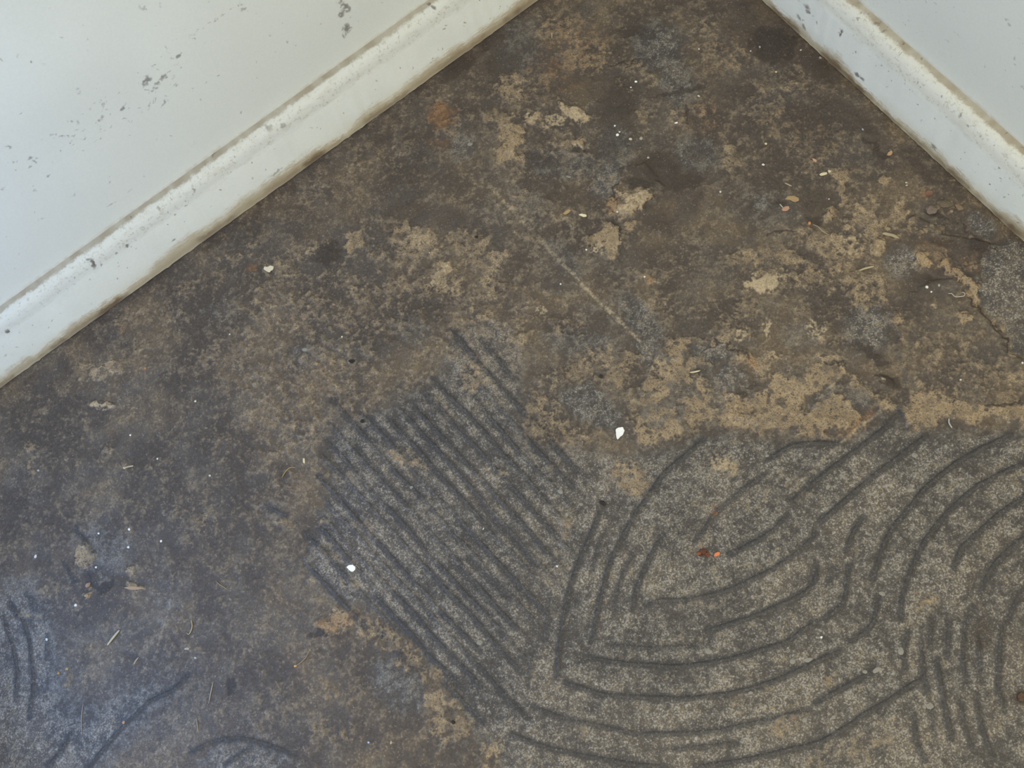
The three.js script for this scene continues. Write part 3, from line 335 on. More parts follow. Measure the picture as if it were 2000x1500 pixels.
function groundHeight(x, z) {                                     // metres, the real relief of the floor
  if (x < 0.0005 || z < 0.0005 || x > FX - 0.002 || z > FZ - 0.002) return 0;
  const X = x * 1000, Z = z * 1000, n12 = fbm(X * 0.09 + 31, Z * 0.09 + 7, 3), n4 = fbm(X * 0.3 + 3, Z * 0.3 + 77, 2);
  const wx = (vnoise(X * 0.22, Z * 0.22) - 0.5) * 0.006, wz = (vnoise(X * 0.22 + 50, Z * 0.22 + 80) - 0.5) * 0.006;
  const t0 = look(TAN, x + wx, z + wz), t = smooth(0.42, 0.66, t0 + (n12 - 0.5) * 0.4 + (n4 - 0.5) * 0.5), s = smooth(0.35, 0.62, look(SCAB, x + wx * 0.6, z + wz * 0.6) + (n4 - 0.5) * 0.2), d = look(DARK, x + wx, z + wz);
  const edge = Math.min(1, x / 0.01, z / 0.01, (FX - x) / 0.03, (FZ - z) / 0.03);
  return edge * ((n12 - 0.5) * 0.0007 + (n4 - 0.5) * 0.0005 + t * 0.0005 + s * (0.0014 + n12 * 0.0006) - d * 0.0003);
}

// ---------------------------------------------------------------- floor
const ALB = 1.06;                                                   // colours above are as photographed; this turns them into surface colours
const TW = 2048, TH = 2048, fc = new Uint8Array(TW * TH * 4), fb = new Uint8Array(TW * TH * 4), fr = new Uint8Array(TW * TH * 4);
for (let j = 0; j < TH; j++) for (let i = 0; i < TW; i++) {
  floorAt((i + 0.5) / TW * FX, (j + 0.5) / TH * FZ);
  const k = (j * TW + i) * 4;
  for (let c = 0; c < 3; c++) fc[k + c] = sr(lin(clamp(col[c], 0, 255)) * ALB);
  fb[k] = fb[k + 1] = fb[k + 2] = clamp(relief) * 255; fr[k] = fr[k + 2] = 0; fr[k + 1] = (0.88 - gloss * 0.42) * 255;
  fc[k + 3] = fb[k + 3] = fr[k + 3] = 255;
}
const floorMat = new THREE.MeshStandardMaterial({ map: dataTexture(fc, TW, TH, true), bumpMap: dataTexture(fb, TW, TH), bumpScale: 0.0007, roughnessMap: dataTexture(fr, TW, TH), roughness: 1, metalness: 0 });
const farMap = paint(1024, 1024, [80, 71, 64], (u, v, c) => {
  const X = u * 500, Z = v * 500, a = fbm(X * 0.09, Z * 0.09, 3), b = fbm(X * 0.3, Z * 0.3, 2), w = Math.min(1, Math.min(u, 1 - u, v, 1 - v) * 12);
  mix3(c, [118, 101, 80], smooth(0.45, 0.75, a * 0.5 + b * 0.5) * 0.7 * w); mix3(c, [98, 94, 92], smooth(0.5, 0.7, fbm(X * 0.04 + 9, Z * 0.04, 2)) * 0.5 * w); const k = 1 + (vnoise(X * 1.5, Z * 1.5) - 0.5) * 0.4; c[0] *= k; c[1] *= k; c[2] *= k;
});
farMap.wrapS = farMap.wrapT = THREE.RepeatWrapping;
const floorFar = new THREE.MeshStandardMaterial({ map: farMap, roughness: 0.8 });
function gridFloor() {
  const nx = 580, nz = 700, pos = [], uv = [], idx = [];
  for (let j = 0; j <= nz; j++) for (let i = 0; i <= nx; i++) { const x = FX * i / nx, z = FZ * j / nz; pos.push(x, groundHeight(x, z), z); uv.push(x / FX, z / FZ); }
  for (let j = 0; j < nz; j++) for (let i = 0; i < nx; i++) { const a = j * (nx + 1) + i, b = a + 1, c = a + nx + 1, d = c + 1; idx.push(a, c, b, b, c, d); }
  const g = new THREE.BufferGeometry();
  g.setAttribute('position', new THREE.Float32BufferAttribute(pos, 3)); g.setAttribute('uv', new THREE.Float32BufferAttribute(uv, 2)); g.setIndex(idx); g.computeVertexNormals(); return g;
}
function boxAt(x0, y0, z0, x1, y1, z1) { const g = new THREE.BoxGeometry(x1 - x0, y1 - y0, z1 - z0); g.translate((x0 + x1) / 2, (y0 + y1) / 2, (z0 + z1) / 2); return g; }
const slab = mergeGeometries([boxAt(-0.115, -0.12, -0.115, FX, -0.003, FZ), boxAt(FX, -0.12, -0.115, ROOM_X + 0.1, 0, ROOM_Z + 0.1), boxAt(-0.115, -0.12, FZ, FX, 0, ROOM_Z + 0.1)]);
{ const p = slab.attributes.position, u = slab.attributes.uv; for (let i = 0; i < p.count; i++) u.setXY(i, p.getX(i) / 0.5, p.getZ(i) / 0.5); }
const floorMesh = structure(mesh('floor', mergeGeometries([gridFloor(), slab], true), [floorMat, floorFar]));
floorMesh.userData.label = 'worn brown and grey screed floor with old tan adhesive residue';

function ridgeGeometry(k, pts) {
  const P = []; for (let i = 0; i < pts.length; i += 2) P.push(at(pts[i], pts[i + 1]));
  const curve = new THREE.CatmullRomCurve3(P), L = curve.getLength(), n = Math.max(4, Math.round(L / 0.004)), C = curve.getSpacedPoints(n), w = 0.0019 * (0.75 + 0.25 * k), pos = [], uv = [], idx = [], A = [-1, -0.6, 0, 0.6, 1], Hh = [-0.25, 0.55, 1, 0.55, -0.25];
  for (let i = 0; i <= n; i++) {
    const a = C[Math.max(0, i - 1)], b = C[Math.min(n, i + 1)], tx = b.x - a.x, tz = b.z - a.z, l = Math.hypot(tx, tz), s = i * L / n, end = smooth(0, 0.008, Math.min(s, L - s)), q = vnoise(C[i].x * 180, C[i].z * 180);
    for (let m = 0; m < 5; m++) {
      const o = A[m] * w * (0.4 + 0.6 * end) * (0.75 + 0.5 * q), x = C[i].x - tz / l * o, z = C[i].z + tx / l * o;
      pos.push(x, groundHeight(x, z) + Hh[m] * 0.0008 * (Hh[m] < 0 ? 1 : end * k * (0.55 + 0.8 * q)) - 0.0001, z); uv.push(x / FX, z / FZ);
    }
    if (i) for (let m = 0; m < 4; m++) { const e = i * 5 + m, f = e - 5; idx.push(f, f + 1, e, f + 1, e + 1, e); }
  }
  const g = new THREE.BufferGeometry();
  g.setAttribute('position', new THREE.Float32BufferAttribute(pos, 3)); g.setAttribute('uv', new THREE.Float32BufferAttribute(uv, 2)); g.setIndex(idx); g.computeVertexNormals();
  if (g.attributes.normal.getY(Math.floor(n / 2) * 5 + 2) < 0) { for (let i = 0; i < idx.length; i += 3) { const t = idx[i]; idx[i] = idx[i + 1]; idx[i + 1] = t; } g.setIndex(idx); g.computeVertexNormals(); }
  return g;
}
for (const [k, p] of ridgePaths) mesh('adhesive_ridge', ridgeGeometry(k, p), floorMat, floorMesh);

function flakeGeometry(th, pts) {                                  // sloping rim, uneven top, same uv as the floor it sits on
  const P = []; for (let i = 0; i < pts.length; i += 2) P.push(at(pts[i], pts[i + 1]));
  let O = new THREE.CatmullRomCurve3(P, true, 'catmullrom', 0.5).getSpacedPoints(P.length * 4).slice(0, -1);
  if (THREE.ShapeUtils.area(O.map((p) => new THREE.Vector2(p.x, p.z))) < 0) O = O.reverse();
  const N = O.length, pos = [], uv = [], idx = [], inner = [];
  const put = (x, z, h) => { pos.push(x, groundHeight(x, z) + h, z); uv.push(x / FX, z / FZ); };
  O = O.map((p) => new THREE.Vector3(p.x + (vnoise(p.x * 700, p.z * 700) - 0.5) * 0.0016, 0, p.z + (vnoise(p.x * 700 + 50, p.z * 700) - 0.5) * 0.0016));
  O.forEach((p) => put(p.x, p.z, -0.0002));
  O.forEach((p, i) => { const a = O[(i + N - 1) % N], b = O[(i + 1) % N], l = Math.hypot(b.x - a.x, b.z - a.z), x = p.x - (b.z - a.z) / l * 0.0005, z = p.z + (b.x - a.x) / l * 0.0005; inner.push(new THREE.Vector2(x, z)); put(x, z, th * (0.75 + 0.5 * vnoise(x * 500, z * 500))); });
  for (let i = 0; i < N; i++) { const j = (i + 1) % N; idx.push(i, N + i, j, j, N + i, N + j); }
  for (const [a, b, c] of THREE.ShapeUtils.triangulateShape(inner, [])) idx.push(N + a, N + c, N + b);
  const g = new THREE.BufferGeometry(); g.setAttribute('position', new THREE.Float32BufferAttribute(pos, 3)); g.setAttribute('uv', new THREE.Float32BufferAttribute(uv, 2)); g.setIndex(idx); g.computeVertexNormals(); return g;
}
for (const [th, , p] of FLAKES) mesh('residue_flake', flakeGeometry(th, p), floorMat, floorMesh);

// ---------------------------------------------------------------- walls
const T = 0.015;                                                   // baseboard depth; its front faces stand at x = 0 and z = 0
// scuffs: [x, y, half length, half width, turn, strength] in pixels of the photograph, put on the wall plane
function scuffs(list, toUV) {
  return list.map(([x, y, a, b, turn, s]) => { const r = turn * Math.PI / 180, c = toUV(x, y), u = toUV(x + a * Math.cos(r), y + a * Math.sin(r)), v = toUV(x - b * Math.sin(r), y + b * Math.cos(r)); const ux = u[0] - c[0], uy = u[1] - c[1], vx = v[0] - c[0], vy = v[1] - c[1]; return { cx: c[0], cy: c[1], ux, uy, vx, vy, det: ux * vy - uy * vx, R: 1.6 * (Math.hypot(ux, uy) + Math.hypot(vx, vy)), s }; });
}
function scuffAt(list, x, y) {
  let m = 0;
  for (const o of list) { const dx = x - o.cx, dy = y - o.cy; if (Math.abs(dx) > o.R || Math.abs(dy) > o.R) continue; const p = Math.hypot((dx * o.vy - dy * o.vx) / o.det, (o.ux * dy - o.uy * dx) / o.det); const v = o.s * (1 - smooth(0.3, 1.3, p)); if (v > m) m = v; }
  return m;
}
const WL = 0.9, WH = 0.45;                                         // painted part of each wall, metres
const leftUV = (x, y) => { const p = at(x, y, 'x', -T); return [p.z, p.y]; }, rightUV = (x, y) => { const p = at(x, y, 'z', -T); return [p.x, p.y]; };
const leftMarks = [[285, 158, 13, 9, -65, 0.8], [280, 168, 8, 5, -30, 0.5], [322, 148, 14, 4, -45, 0.75], [308, 163, 8, 4, -45, 0.6], [300, 175, 8, 3, -20, 0.6], [279, 14, 9, 7, 60, 0.45], [284, 18, 5, 3, 0, 0.4], [311, 10, 4, 6, 0, 0.3], [350, 108, 7, 3, -60, 0.75], [379, 76, 3, 3, 0, 0.4], [325, 97, 8, 2, 60, 0.35], [478, 17, 8, 5, 0, 0.5], [468, 8, 5, 3, 0, 0.4], [484, 22, 3, 3, 0, 0.5],
  [672, 14, 9, 13, 10, 0.85], [667, 28, 7, 7, 0, 0.8], [680, 18, 4, 8, 0, 0.7], [664, 4, 5, 8, -30, 0.6], [677, 55, 9, 11, 20, 0.85], [673, 66, 4, 8, -10, 0.75], [683, 58, 5, 6, 40, 0.5], [240, 212, 4, 4, 0, 0.75], [178, 213, 4, 3, 0, 0.55], [201, 205, 2, 10, 0, 0.4], [196, 232, 8, 4, -60, 0.7], [188, 240, 4, 3, 0, 0.5], [195, 250, 2, 9, -10, 0.4], [120, 267, 8, 3, -15, 0.65], [135, 265, 9, 2, -8, 0.6], [105, 262, 6, 3, 0, 0.4], [152, 240, 6, 5, 0, 0.35],
  [60, 309, 5, 4, 40, 0.6], [67, 317, 6, 1.5, 10, 0.6], [18, 287, 6, 4, 30, 0.6], [164, 269, 4, 2, -30, 0.5], [322, 198, 3, 7, 20, 0.6], [316, 206, 6, 2, -50, 0.5], [291, 205, 2, 10, 0, 0.4], [62, 120, 3, 2.5, 0, 0.75], [4, 116, 4, 3, 0, 0.5], [33, 110, 5, 2, 0, 0.4], [85, 127, 7, 3, 10, 0.25], [41, 222, 2.5, 3, 0, 0.6], [173, 98, 3, 2, 0, 0.4], [152, 178, 5, 6, 0, 0.35], [425, 149, 3, 2, -40, 0.6], [392, 194, 2, 2, 0, 0.6], [560, 82, 5, 2, -35, 0.45], [527, 72, 3, 4, 0, 0.3], [538, 103, 2, 2, 0, 0.4],
  [470, 219, 2.5, 2.5, 0, 0.5], [504, 152, 2.5, 2, 0, 0.4], [380, 280, 8, 5, -30, 0.25], [252, 265, 2, 2, 0, 0.4], [216, 357, 2, 2, 0, 0.4], [220, 398, 14, 1.5, -35, 0.4], [142, 382, 8, 2, -40, 0.4], [68, 373, 6, 4, 0, 0.3], [6, 366, 10, 2, -35, 0.4], [35, 497, 3, 3, 0, 0.3], [80, 428, 5, 3, -30, 0.25], [14, 463, 2, 2, 0, 0.5], [255, 373, 6, 2, -35, 0.3], [498, 202, 8, 2, -50, 0.2]];
for (let i = 0; i < 90; i++) { const t = rnd(), w = (rnd() - 0.5) * 90; leftMarks.push([20 + t * 330 + w * 0.5, 350 - t * 220 + w * 0.7, 1 + rnd() * 5, 0.8 + rnd() * 1.6, -35 + (rnd() - 0.5) * 60, 0.2 + rnd() * 0.4]); }
for (let i = 0; i < 70; i++) { const x = rnd() * 760, y = rnd() * (560 - x * 0.72); leftMarks.push([x, y, 0.8 + rnd() * 1.6, 0.8 + rnd(), rnd() * 180, 0.2 + rnd() * 0.35]); }
for (let i = 0; i < 26; i++) { const x = 370 + i * 3.4; leftMarks.push([x, 72 - (x - 370) * 0.66 + (rnd() - 0.5) * 3, 3, 0.9, -34, 0.25 + rnd() * 0.3]); }
const rightMarks = [[1964, 35, 10, 4, 50, 0.35], [1970, 46, 7, 3, 60, 0.35], [1980, 113, 4, 5, -20, 0.7], [1982, 127, 3, 6, -10, 0.6], [1867, 66, 10, 1.2, 45, 0.3], [1775, 43, 3, 2, 0, 0.4], [1858, 13, 6, 1.5, 0, 0.35], [1755, 64, 2, 2, 0, 0.3], [1850, 80, 5, 3, 0, 0.2], [1922, 128, 2, 4, 0, 0.25], [1998, 170, 3, 4, 0, 0.3]];
for (let i = 0; i < 50; i++) { const x = 1690 + rnd() * 310, y = rnd() * Math.max(5, (x - 1700) * 0.85); rightMarks.push([x, y, 0.8 + rnd() * 1.4, 0.8 + rnd() * 0.8, rnd() * 180, 0.15 + rnd() * 0.3]); }
function wallMap(marks, toUV) {
  const S = scuffs(marks, toUV);
  return paint(1800, 900, [222, 222, 214], (u, v, c) => {
    const x = u * WL, y = v * WH, X = x * 1000, Y = y * 1000;
    const f = (vnoise(X * 0.02, Y * 0.02) - 0.5) * 5 + (vnoise(X * 0.9, Y * 0.9) - 0.5) * 4; c[0] += f; c[1] += f; c[2] += f;
    let m = scuffAt(S, x + (vnoise(X * 0.4, Y * 0.4) - 0.5) * 0.003, y + (vnoise(X * 0.4 + 60, Y * 0.4) - 0.5) * 0.003);
    m *= smooth(0.1, 0.65, vnoise(X * 0.7 + 3, Y * 0.7 + 8) + (m - 0.5) * 0.6);
    mix3(c, [92, 86, 82], m * 0.75);
    const dirt = 1 - smooth(0.0695, 0.0725 + vnoise(X * 0.06, 4) * 0.0035, y + (vnoise(X * 0.5, Y * 0.5) - 0.5) * 0.0016);     // grubby joint above the baseboard
    mix3(c, [180, 168, 148], dirt * (0.1 + 0.45 * vnoise(X * 0.25 + 30, 9)));
  });
}
const wallMatL = new THREE.MeshStandardMaterial({ map: wallMap(leftMarks, leftUV), roughness: 0.6 }), wallMatR = new THREE.MeshStandardMaterial({ map: wallMap(rightMarks, rightUV), roughness: 0.6 });
const wallPlain = new THREE.MeshStandardMaterial({ color: 0xdcdcd4, roughness: 0.7 });
function wallUV(g, ax) { const p = g.attributes.position, uv = g.attributes.uv; for (let i = 0; i < p.count; i++) uv.setXY(i, (ax === 'x' ? p.getX(i) : p.getZ(i)) / WL, p.getY(i) / WH); return g; }
structure(mesh('wall_left', wallUV(boxAt(-T - 0.1, 0, -T - 0.1, -T, ROOM_H, ROOM_Z + 0.1), 'z'), wallMatL));
structure(mesh('wall_right', wallUV(boxAt(-T, 0, -T - 0.1, ROOM_X + 0.1, ROOM_H, -T), 'x'), wallMatR));
// glazed walls out of view; the front one set close for the blue light
function holed(x0, z0, x1, z1, along, a, b, y0, y1) {
  const g = [];
  if (along === 'x') g.push(boxAt(x0, 0, z0, a, ROOM_H, z1), boxAt(b, 0, z0, x1, ROOM_H, z1), boxAt(a, 0, z0, b, y0, z1), boxAt(a, y1, z0, b, ROOM_H, z1));
  else g.push(boxAt(x0, 0, z0, x1, ROOM_H, a), boxAt(x0, 0, b, x1, ROOM_H, z1), boxAt(x0, 0, a, x1, y0, b), boxAt(x0, y1, a, x1, ROOM_H, b));
  return mergeGeometries(g);
}
const OA = [0.06, 0.42, 0.1, 0.62], OB = [0.05, 0.9, 0.85, 2.15], OC = [0.55, 1.55, 0.75, 2.05];
structure(mesh('unseen_wall_front', mergeGeometries([holed(-T, ROOM_Z, 0.45, ROOM_Z + 0.1, 'x', ...OA), holed(0.45, ROOM_Z, ROOM_X + 0.1, ROOM_Z + 0.1, 'x', ...OC)]), wallPlain));
structure(mesh('wall_back', holed(ROOM_X, -T, ROOM_X + 0.1, ROOM_Z, 'z', ...OB), wallPlain));
structure(mesh('ceiling', boxAt(-0.115, ROOM_H, -0.115, ROOM_X + 0.1, ROOM_H + 0.1, ROOM_Z + 0.1), wallPlain));
const frameMat = new THREE.MeshStandardMaterial({ color: 0xe8e8e4, roughness: 0.4 }), glassMat = new THREE.MeshPhysicalMaterial({ color: 0xffffff, transmission: 1, thickness: 0, roughness: 0.02, ior: 1.5 });
function windowUnit(name, along, a, b, y0, y1, d) {
  const f = 0.05, B = (u0, v0, u1, v1, t0, t1) => along === 'x' ? boxAt(u0, v0, d + t0, u1, v1, d + t1) : boxAt(d + t0, v0, u0, d + t1, v1, u1);
  const m = structure(mesh(name, mergeGeometries([B(a, y0, a + f, y1, 0.03, 0.08), B(b - f, y0, b, y1, 0.03, 0.08), B(a + f, y0, b - f, y0 + f, 0.03, 0.08), B(a + f, y1 - f, b - f, y1, 0.03, 0.08)]), frameMat));
  mesh('unseen_pane', B(a + f, y0 + f, b - f, y1 - f, 0.052, 0.058), glassMat, m); return m;
}
windowUnit('unseen_window_1', 'x', ...OA, ROOM_Z);  // windows out of view, placed for the light they give the corner
windowUnit('unseen_window_2', 'z', ...OB, ROOM_X);
windowUnit('unseen_window_3', 'x', ...OC, ROOM_Z);

// ---------------------------------------------------------------- baseboards: flat front, rounded top edge, dusty ledge
const prof = [[0.0006, 0.0012], [0, 0.003], [0, 0.052]];
for (let i = 1; i <= 8; i++) { const a = i / 8 * Math.PI / 2; prof.push([-0.0105 * (1 - Math.cos(a)), 0.052 + 0.018 * Math.sin(a)]); }
prof.push([-0.0128, 0.07], [-0.0158, 0.0702]);
const plen = [0]; for (let i = 1; i < prof.length; i++) plen.push(plen[i - 1] + Math.hypot(prof[i][0] - prof[i - 1][0], prof[i][1] - prof[i - 1][1]));
const PL = plen[plen.length - 1];
function baseboardGeometry(axis, len) {                            // runs along z (left wall) or x (right wall)
  const stops = []; for (let s = -T; s < WL; s += 0.004) stops.push(s); stops.push(WL, len);
  const pos = [], uv = [], idx = [], n = prof.length, full = [...prof, prof[n - 1], [-0.0158, 0.0012], [-0.0158, 0.0012], prof[0]], m = full.length;
  stops.forEach((s, i) => {
    full.forEach(([o, y], k) => {
      let e = o, yy = y; const w = (vnoise(s * 60, k < 3 ? 1 : 5) - 0.5) * 0.0005;
      if (s < WL) { if (k < 2) { e += (vnoise(s * 350, 3) - 0.35) * 0.0009; yy += (vnoise(s * 220, 8) - 0.3) * 0.0011; } else if (k < n - 1) e += w; }
      axis === 'z' ? pos.push(e, yy, s) : pos.push(s, yy, e); uv.push(s / WL, Math.min(1, (k < n ? plen[k] : PL) / PL));
    });
    if (i) for (let k = 0; k + 1 < m; k++) { if (k === n - 1 || k === n + 1) continue; const a = (i - 1) * m + k, b = a + 1, c = a + m, d = b + m; axis === 'z' ? idx.push(a, c, b, b, c, d) : idx.push(a, b, c, b, d, c); }
  });
  const g = new THREE.BufferGeometry();
  g.setAttribute('position', new THREE.Float32BufferAttribute(pos, 3)); g.setAttribute('uv', new THREE.Float32BufferAttribute(uv, 2)); g.setIndex(idx); g.computeVertexNormals();
  return g;
}
const alongLeft = (x, y) => { const p = at(x, y, 'x', 0); return [p.z, p.y]; }, alongRight = (x, y) => { const p = at(x, y, 'z', 0); return [p.x, p.y]; };
const leftBoardMarks = [[184, 519, 4, 8, -20, 0.9], [176, 514, 6, 2, -10, 0.6], [249, 482, 5, 3, -30, 0.8], [228, 496, 4, 2, -30, 0.6], [340, 471, 5, 2, -50, 0.7], [16, 649, 4, 3, -45, 0.8], [427, 313, 7, 3, -50, 0.6], [382, 375, 3, 3, 0, 0.5], [425, 295, 3, 2, 0, 0.6], [556, 250, 6, 4, 0, 0.4], [530, 258, 8, 4, -30, 0.35], [855, 22, 4, 4, 0, 0.7], [850, 18, 3, 3, 0, 0.6], [868, 58, 3, 2, -40, 0.5], [540, 338, 18, 2, -40, 0.35], [315, 415, 3, 4, 0, 0.4], [938, 0, 4, 2, 0, 0.7], [908, 45, 3, 2, 0, 0.5]];
const rightBoardMarks = [[1575, 15, 7, 4, 40, 0.6], [1578, 24, 6, 4, 40, 0.6], [1643, 67, 8, 2, -70, 0.9], [1575, 36, 8, 8, 30, 0.0], [1742, 94, 2, 2, 0, 0.9], [1680, 31, 3, 2, 0, 0.5], [1693, 55, 5, 4, -40, 0.4], [1708, 70, 5, 3, -30, 0.45], [1932, 362, 3, 2, 30, 0.8], [1989, 437, 3, 2, 10, 0.7], [1674, 148, 6, 4, 40, 0.7], [1683, 156, 6, 3, 40, 0.65], [1560, 36, 8, 3, 50, 0.5], [1570, 54, 9, 2.5, 60, 0.55], [1869, 230, 3, 3, 0, 0.5], [1824, 288, 8, 4, 40, 0.5], [1950, 330, 3, 2, 0, 0.4]];
for (let i = 0; i < 90; i++) { const t = rnd(); leftBoardMarks.push([t * 1000, 755 - t * 720 - 20 - rnd() * 110, 0.7 + rnd() * 2, 0.7 + rnd(), rnd() * 180, 0.2 + rnd() * 0.4]); }
for (let i = 0; i < 130; i++) { const t = rnd(), e = rnd() ** 0.6; rightBoardMarks.push([1500 + t * 500 + 30, t * 460 + 25 - e * 140, 0.7 + rnd() * 2, 0.7 + rnd() * 0.9, rnd() * 180, 0.2 + rnd() * 0.4]); }
function boardMap(marks, toUV, sd, thick) {
  const arc = ([u, y]) => [u, y <= 0.052 ? Math.max(0, y) : 0.052 + (y - 0.052) * (PL - 0.052) / 0.027];
  const S = scuffs(marks, (x, y) => arc(toUV(x, y)));
  return paint(2048, 200, [238, 238, 230], (u, v, c) => {
    const s = u * WL, a = v * PL, X = s * 1000, A = a * 1000;
    const f = (vnoise(X * 0.05 + sd, A * 0.05) - 0.5) * 6 + (vnoise(X * 0.9 + sd, A * 0.9) - 0.5) * 5; c[0] += f; c[1] += f; c[2] += f - 1;
    const top = smooth(0.05, 0.06, a); mix3(c, [206, 204, 195], top * 0.85);  // rounded top painted darker to hold back its highlight
    // greyish dirt streaks along the rounded edge, also toning down its highlight
    const up = smooth(0.045, 0.06, a) * smooth(0.5, 0.8, fbm(X * 0.12 + sd, A * 0.35, 3)); mix3(c, [186, 178, 162], up * 0.22); mix3(c, [150, 138, 120], smooth(0.05, 0.058, a) * smooth(0.6, 0.85, vnoise(X * 0.5 + sd, A * 0.5) * 0.5 + vnoise(X * 1.3 + sd, A * 1.3) * 0.5) * 0.35);
    // brown glue and grime along the bottom
    const hgt = (0.003 + 0.011 * fbm(X * 0.03 + sd * 3, 2, 3) ** 1.5) * thick, low = 1 - smooth(hgt * 0.35, hgt, a + (fbm(X * 0.12 + sd, A * 0.6, 2) - 0.5) * 0.007 + (fbm(X * 0.6 + sd, A * 1.3, 2) - 0.5) * 0.006);
    mix3(c, [180, 162, 132], low * 0.86);
    const lower = 1 - smooth(hgt * 0.12, hgt * 0.5, a + (fbm(X * 0.3 + 40 + sd, A * 0.9, 2) - 0.5) * 0.005);
    mix3(c, [104, 84, 62], lower * (0.35 + 0.55 * smooth(0.4, 0.65, fbm(X * 0.05 + 9 + sd, 7, 2))));
    const halo = 1 - smooth(0.004, 0.024, a); mix3(c, [212, 202, 176], halo * 0.4 * smooth(0.3, 0.7, fbm(X * 0.03 + sd, 55, 2)));
    // dust lying on the ledge
    const ledge = smooth(PL - 0.0078, PL - 0.0052, a + (vnoise(X * 0.18 + sd, A * 0.2) - 0.5) * 0.003 + (vnoise(X * 0.9 + sd, A * 0.9) - 0.5) * 0.0016);
    mix3(c, [158, 146, 127], ledge * (0.5 + 0.4 * vnoise(X * 0.2 + sd, 3)));
    let m = scuffAt(S, s + (vnoise(X * 0.5, A * 0.5) - 0.5) * 0.0022, a + (vnoise(X * 0.5 + 60, A * 0.5) - 0.5) * 0.0022);
    mix3(c, [74, 66, 60], m * 0.85);
  });
}
const boardL = new THREE.MeshPhysicalMaterial({ map: boardMap(leftBoardMarks, alongLeft, 5, 2.2), roughness: 0.55 }), boardR = new THREE.MeshPhysicalMaterial({ map: boardMap(rightBoardMarks, alongRight, 71, 2.1), roughness: 0.55 });
structure(mesh('baseboard_left', baseboardGeometry('z', ROOM_Z), boardL));
structure(mesh('baseboard_right', baseboardGeometry('x', ROOM_X), boardR));

// ---------------------------------------------------------------- loose debris, each piece lying on the floor
const MAT = {};
function mat(hex, rough = 0.7) { return MAT[hex + rough] ??= new THREE.MeshStandardMaterial({ color: hex, roughness: rough }); }
function ground(px, py) { const p = at(px, py); p.y = groundHeight(p.x, p.z); return at(px, py, 'y', p.y); }
// a thin flake: outline in the photograph's pixels, thickness in metres, curl = how far its rim rises
function flake(name, label, category, hex, pts, thick, curl = 0, lift = 0, group, rough = 0.6) {
  const P = []; for (let i = 0; i < pts.length; i += 2) P.push(ground(pts[i], pts[i + 1]));
  const c = P.reduce((a, p) => a.add(p), new THREE.Vector3()).divideScalar(P.length), top = Math.max(...P.map((p) => p.y));
  const outline = new THREE.CatmullRomCurve3(P.map((p) => new THREE.Vector3(p.x - c.x, 0, p.z - c.z)), true, 'catmullrom', 0.15).getSpacedPoints(Math.max(20, P.length * 4)).slice(0, -1);
  outline.forEach((p, i) => { const k = 0.94 + 0.12 * vnoise(i * 0.9 + c.x * 900, c.z * 900); p.x *= k; p.z *= k; });
  let R = 0; outline.forEach((p) => { R = Math.max(R, Math.hypot(p.x, p.z)); });
  const pos = [], idx = [], N = outline.length, rings = [[1, 0.25], [0.985, 0.75], [0.93, 1], [0.6, 1], [0.3, 1]];
  const bend = (x, z) => curl * ((x * 0.8 + z * 0.6) / R) ** 2 + curl * 0.3 * (x * 0.6 - z * 0.8) / R + (vnoise(x * 900 + c.x * 4000, z * 900 + c.z * 4000) - 0.5) * thick * 0.5;
  for (const [s, h] of rings) for (const p of outline) { const x = p.x * s, z = p.z * s; pos.push(x, bend(x, z) + h * thick, z); }
  pos.push(0, bend(0, 0) + thick, 0, 0, bend(0, 0), 0);
  for (const p of outline) pos.push(p.x * 0.98, bend(p.x * 0.98, p.z * 0.98), p.z * 0.98);
  const C = rings.length * N, B = C + 2;
  for (let i = 0; i < N; i++) {
    const j = (i + 1) % N;
    for (let r = 0; r + 1 < rings.length; r++) { const a = r * N + i, b = r * N + j; idx.push(a, a + N, b, b, a + N, b + N); }
    idx.push((rings.length - 1) * N + i, C, (rings.length - 1) * N + j); idx.push(B + i, B + j, C + 1); idx.push(B + i, i, B + j, B + j, i, j);
  }
  const g = new THREE.BufferGeometry(); g.setAttribute('position', new THREE.Float32BufferAttribute(pos, 3)); g.setIndex(idx); g.computeVertexNormals();
  if (g.attributes.normal.getY(C) < 0) { for (let i = 0; i < idx.length; i += 3) { const t = idx[i]; idx[i] = idx[i + 1]; idx[i + 1] = t; } g.setIndex(idx); g.computeVertexNormals(); }
  const m = mesh(name, g, mat(hex, rough)); m.position.set(c.x, top - 0.00005 + lift, c.z); return tag(m, label, category, group);
}
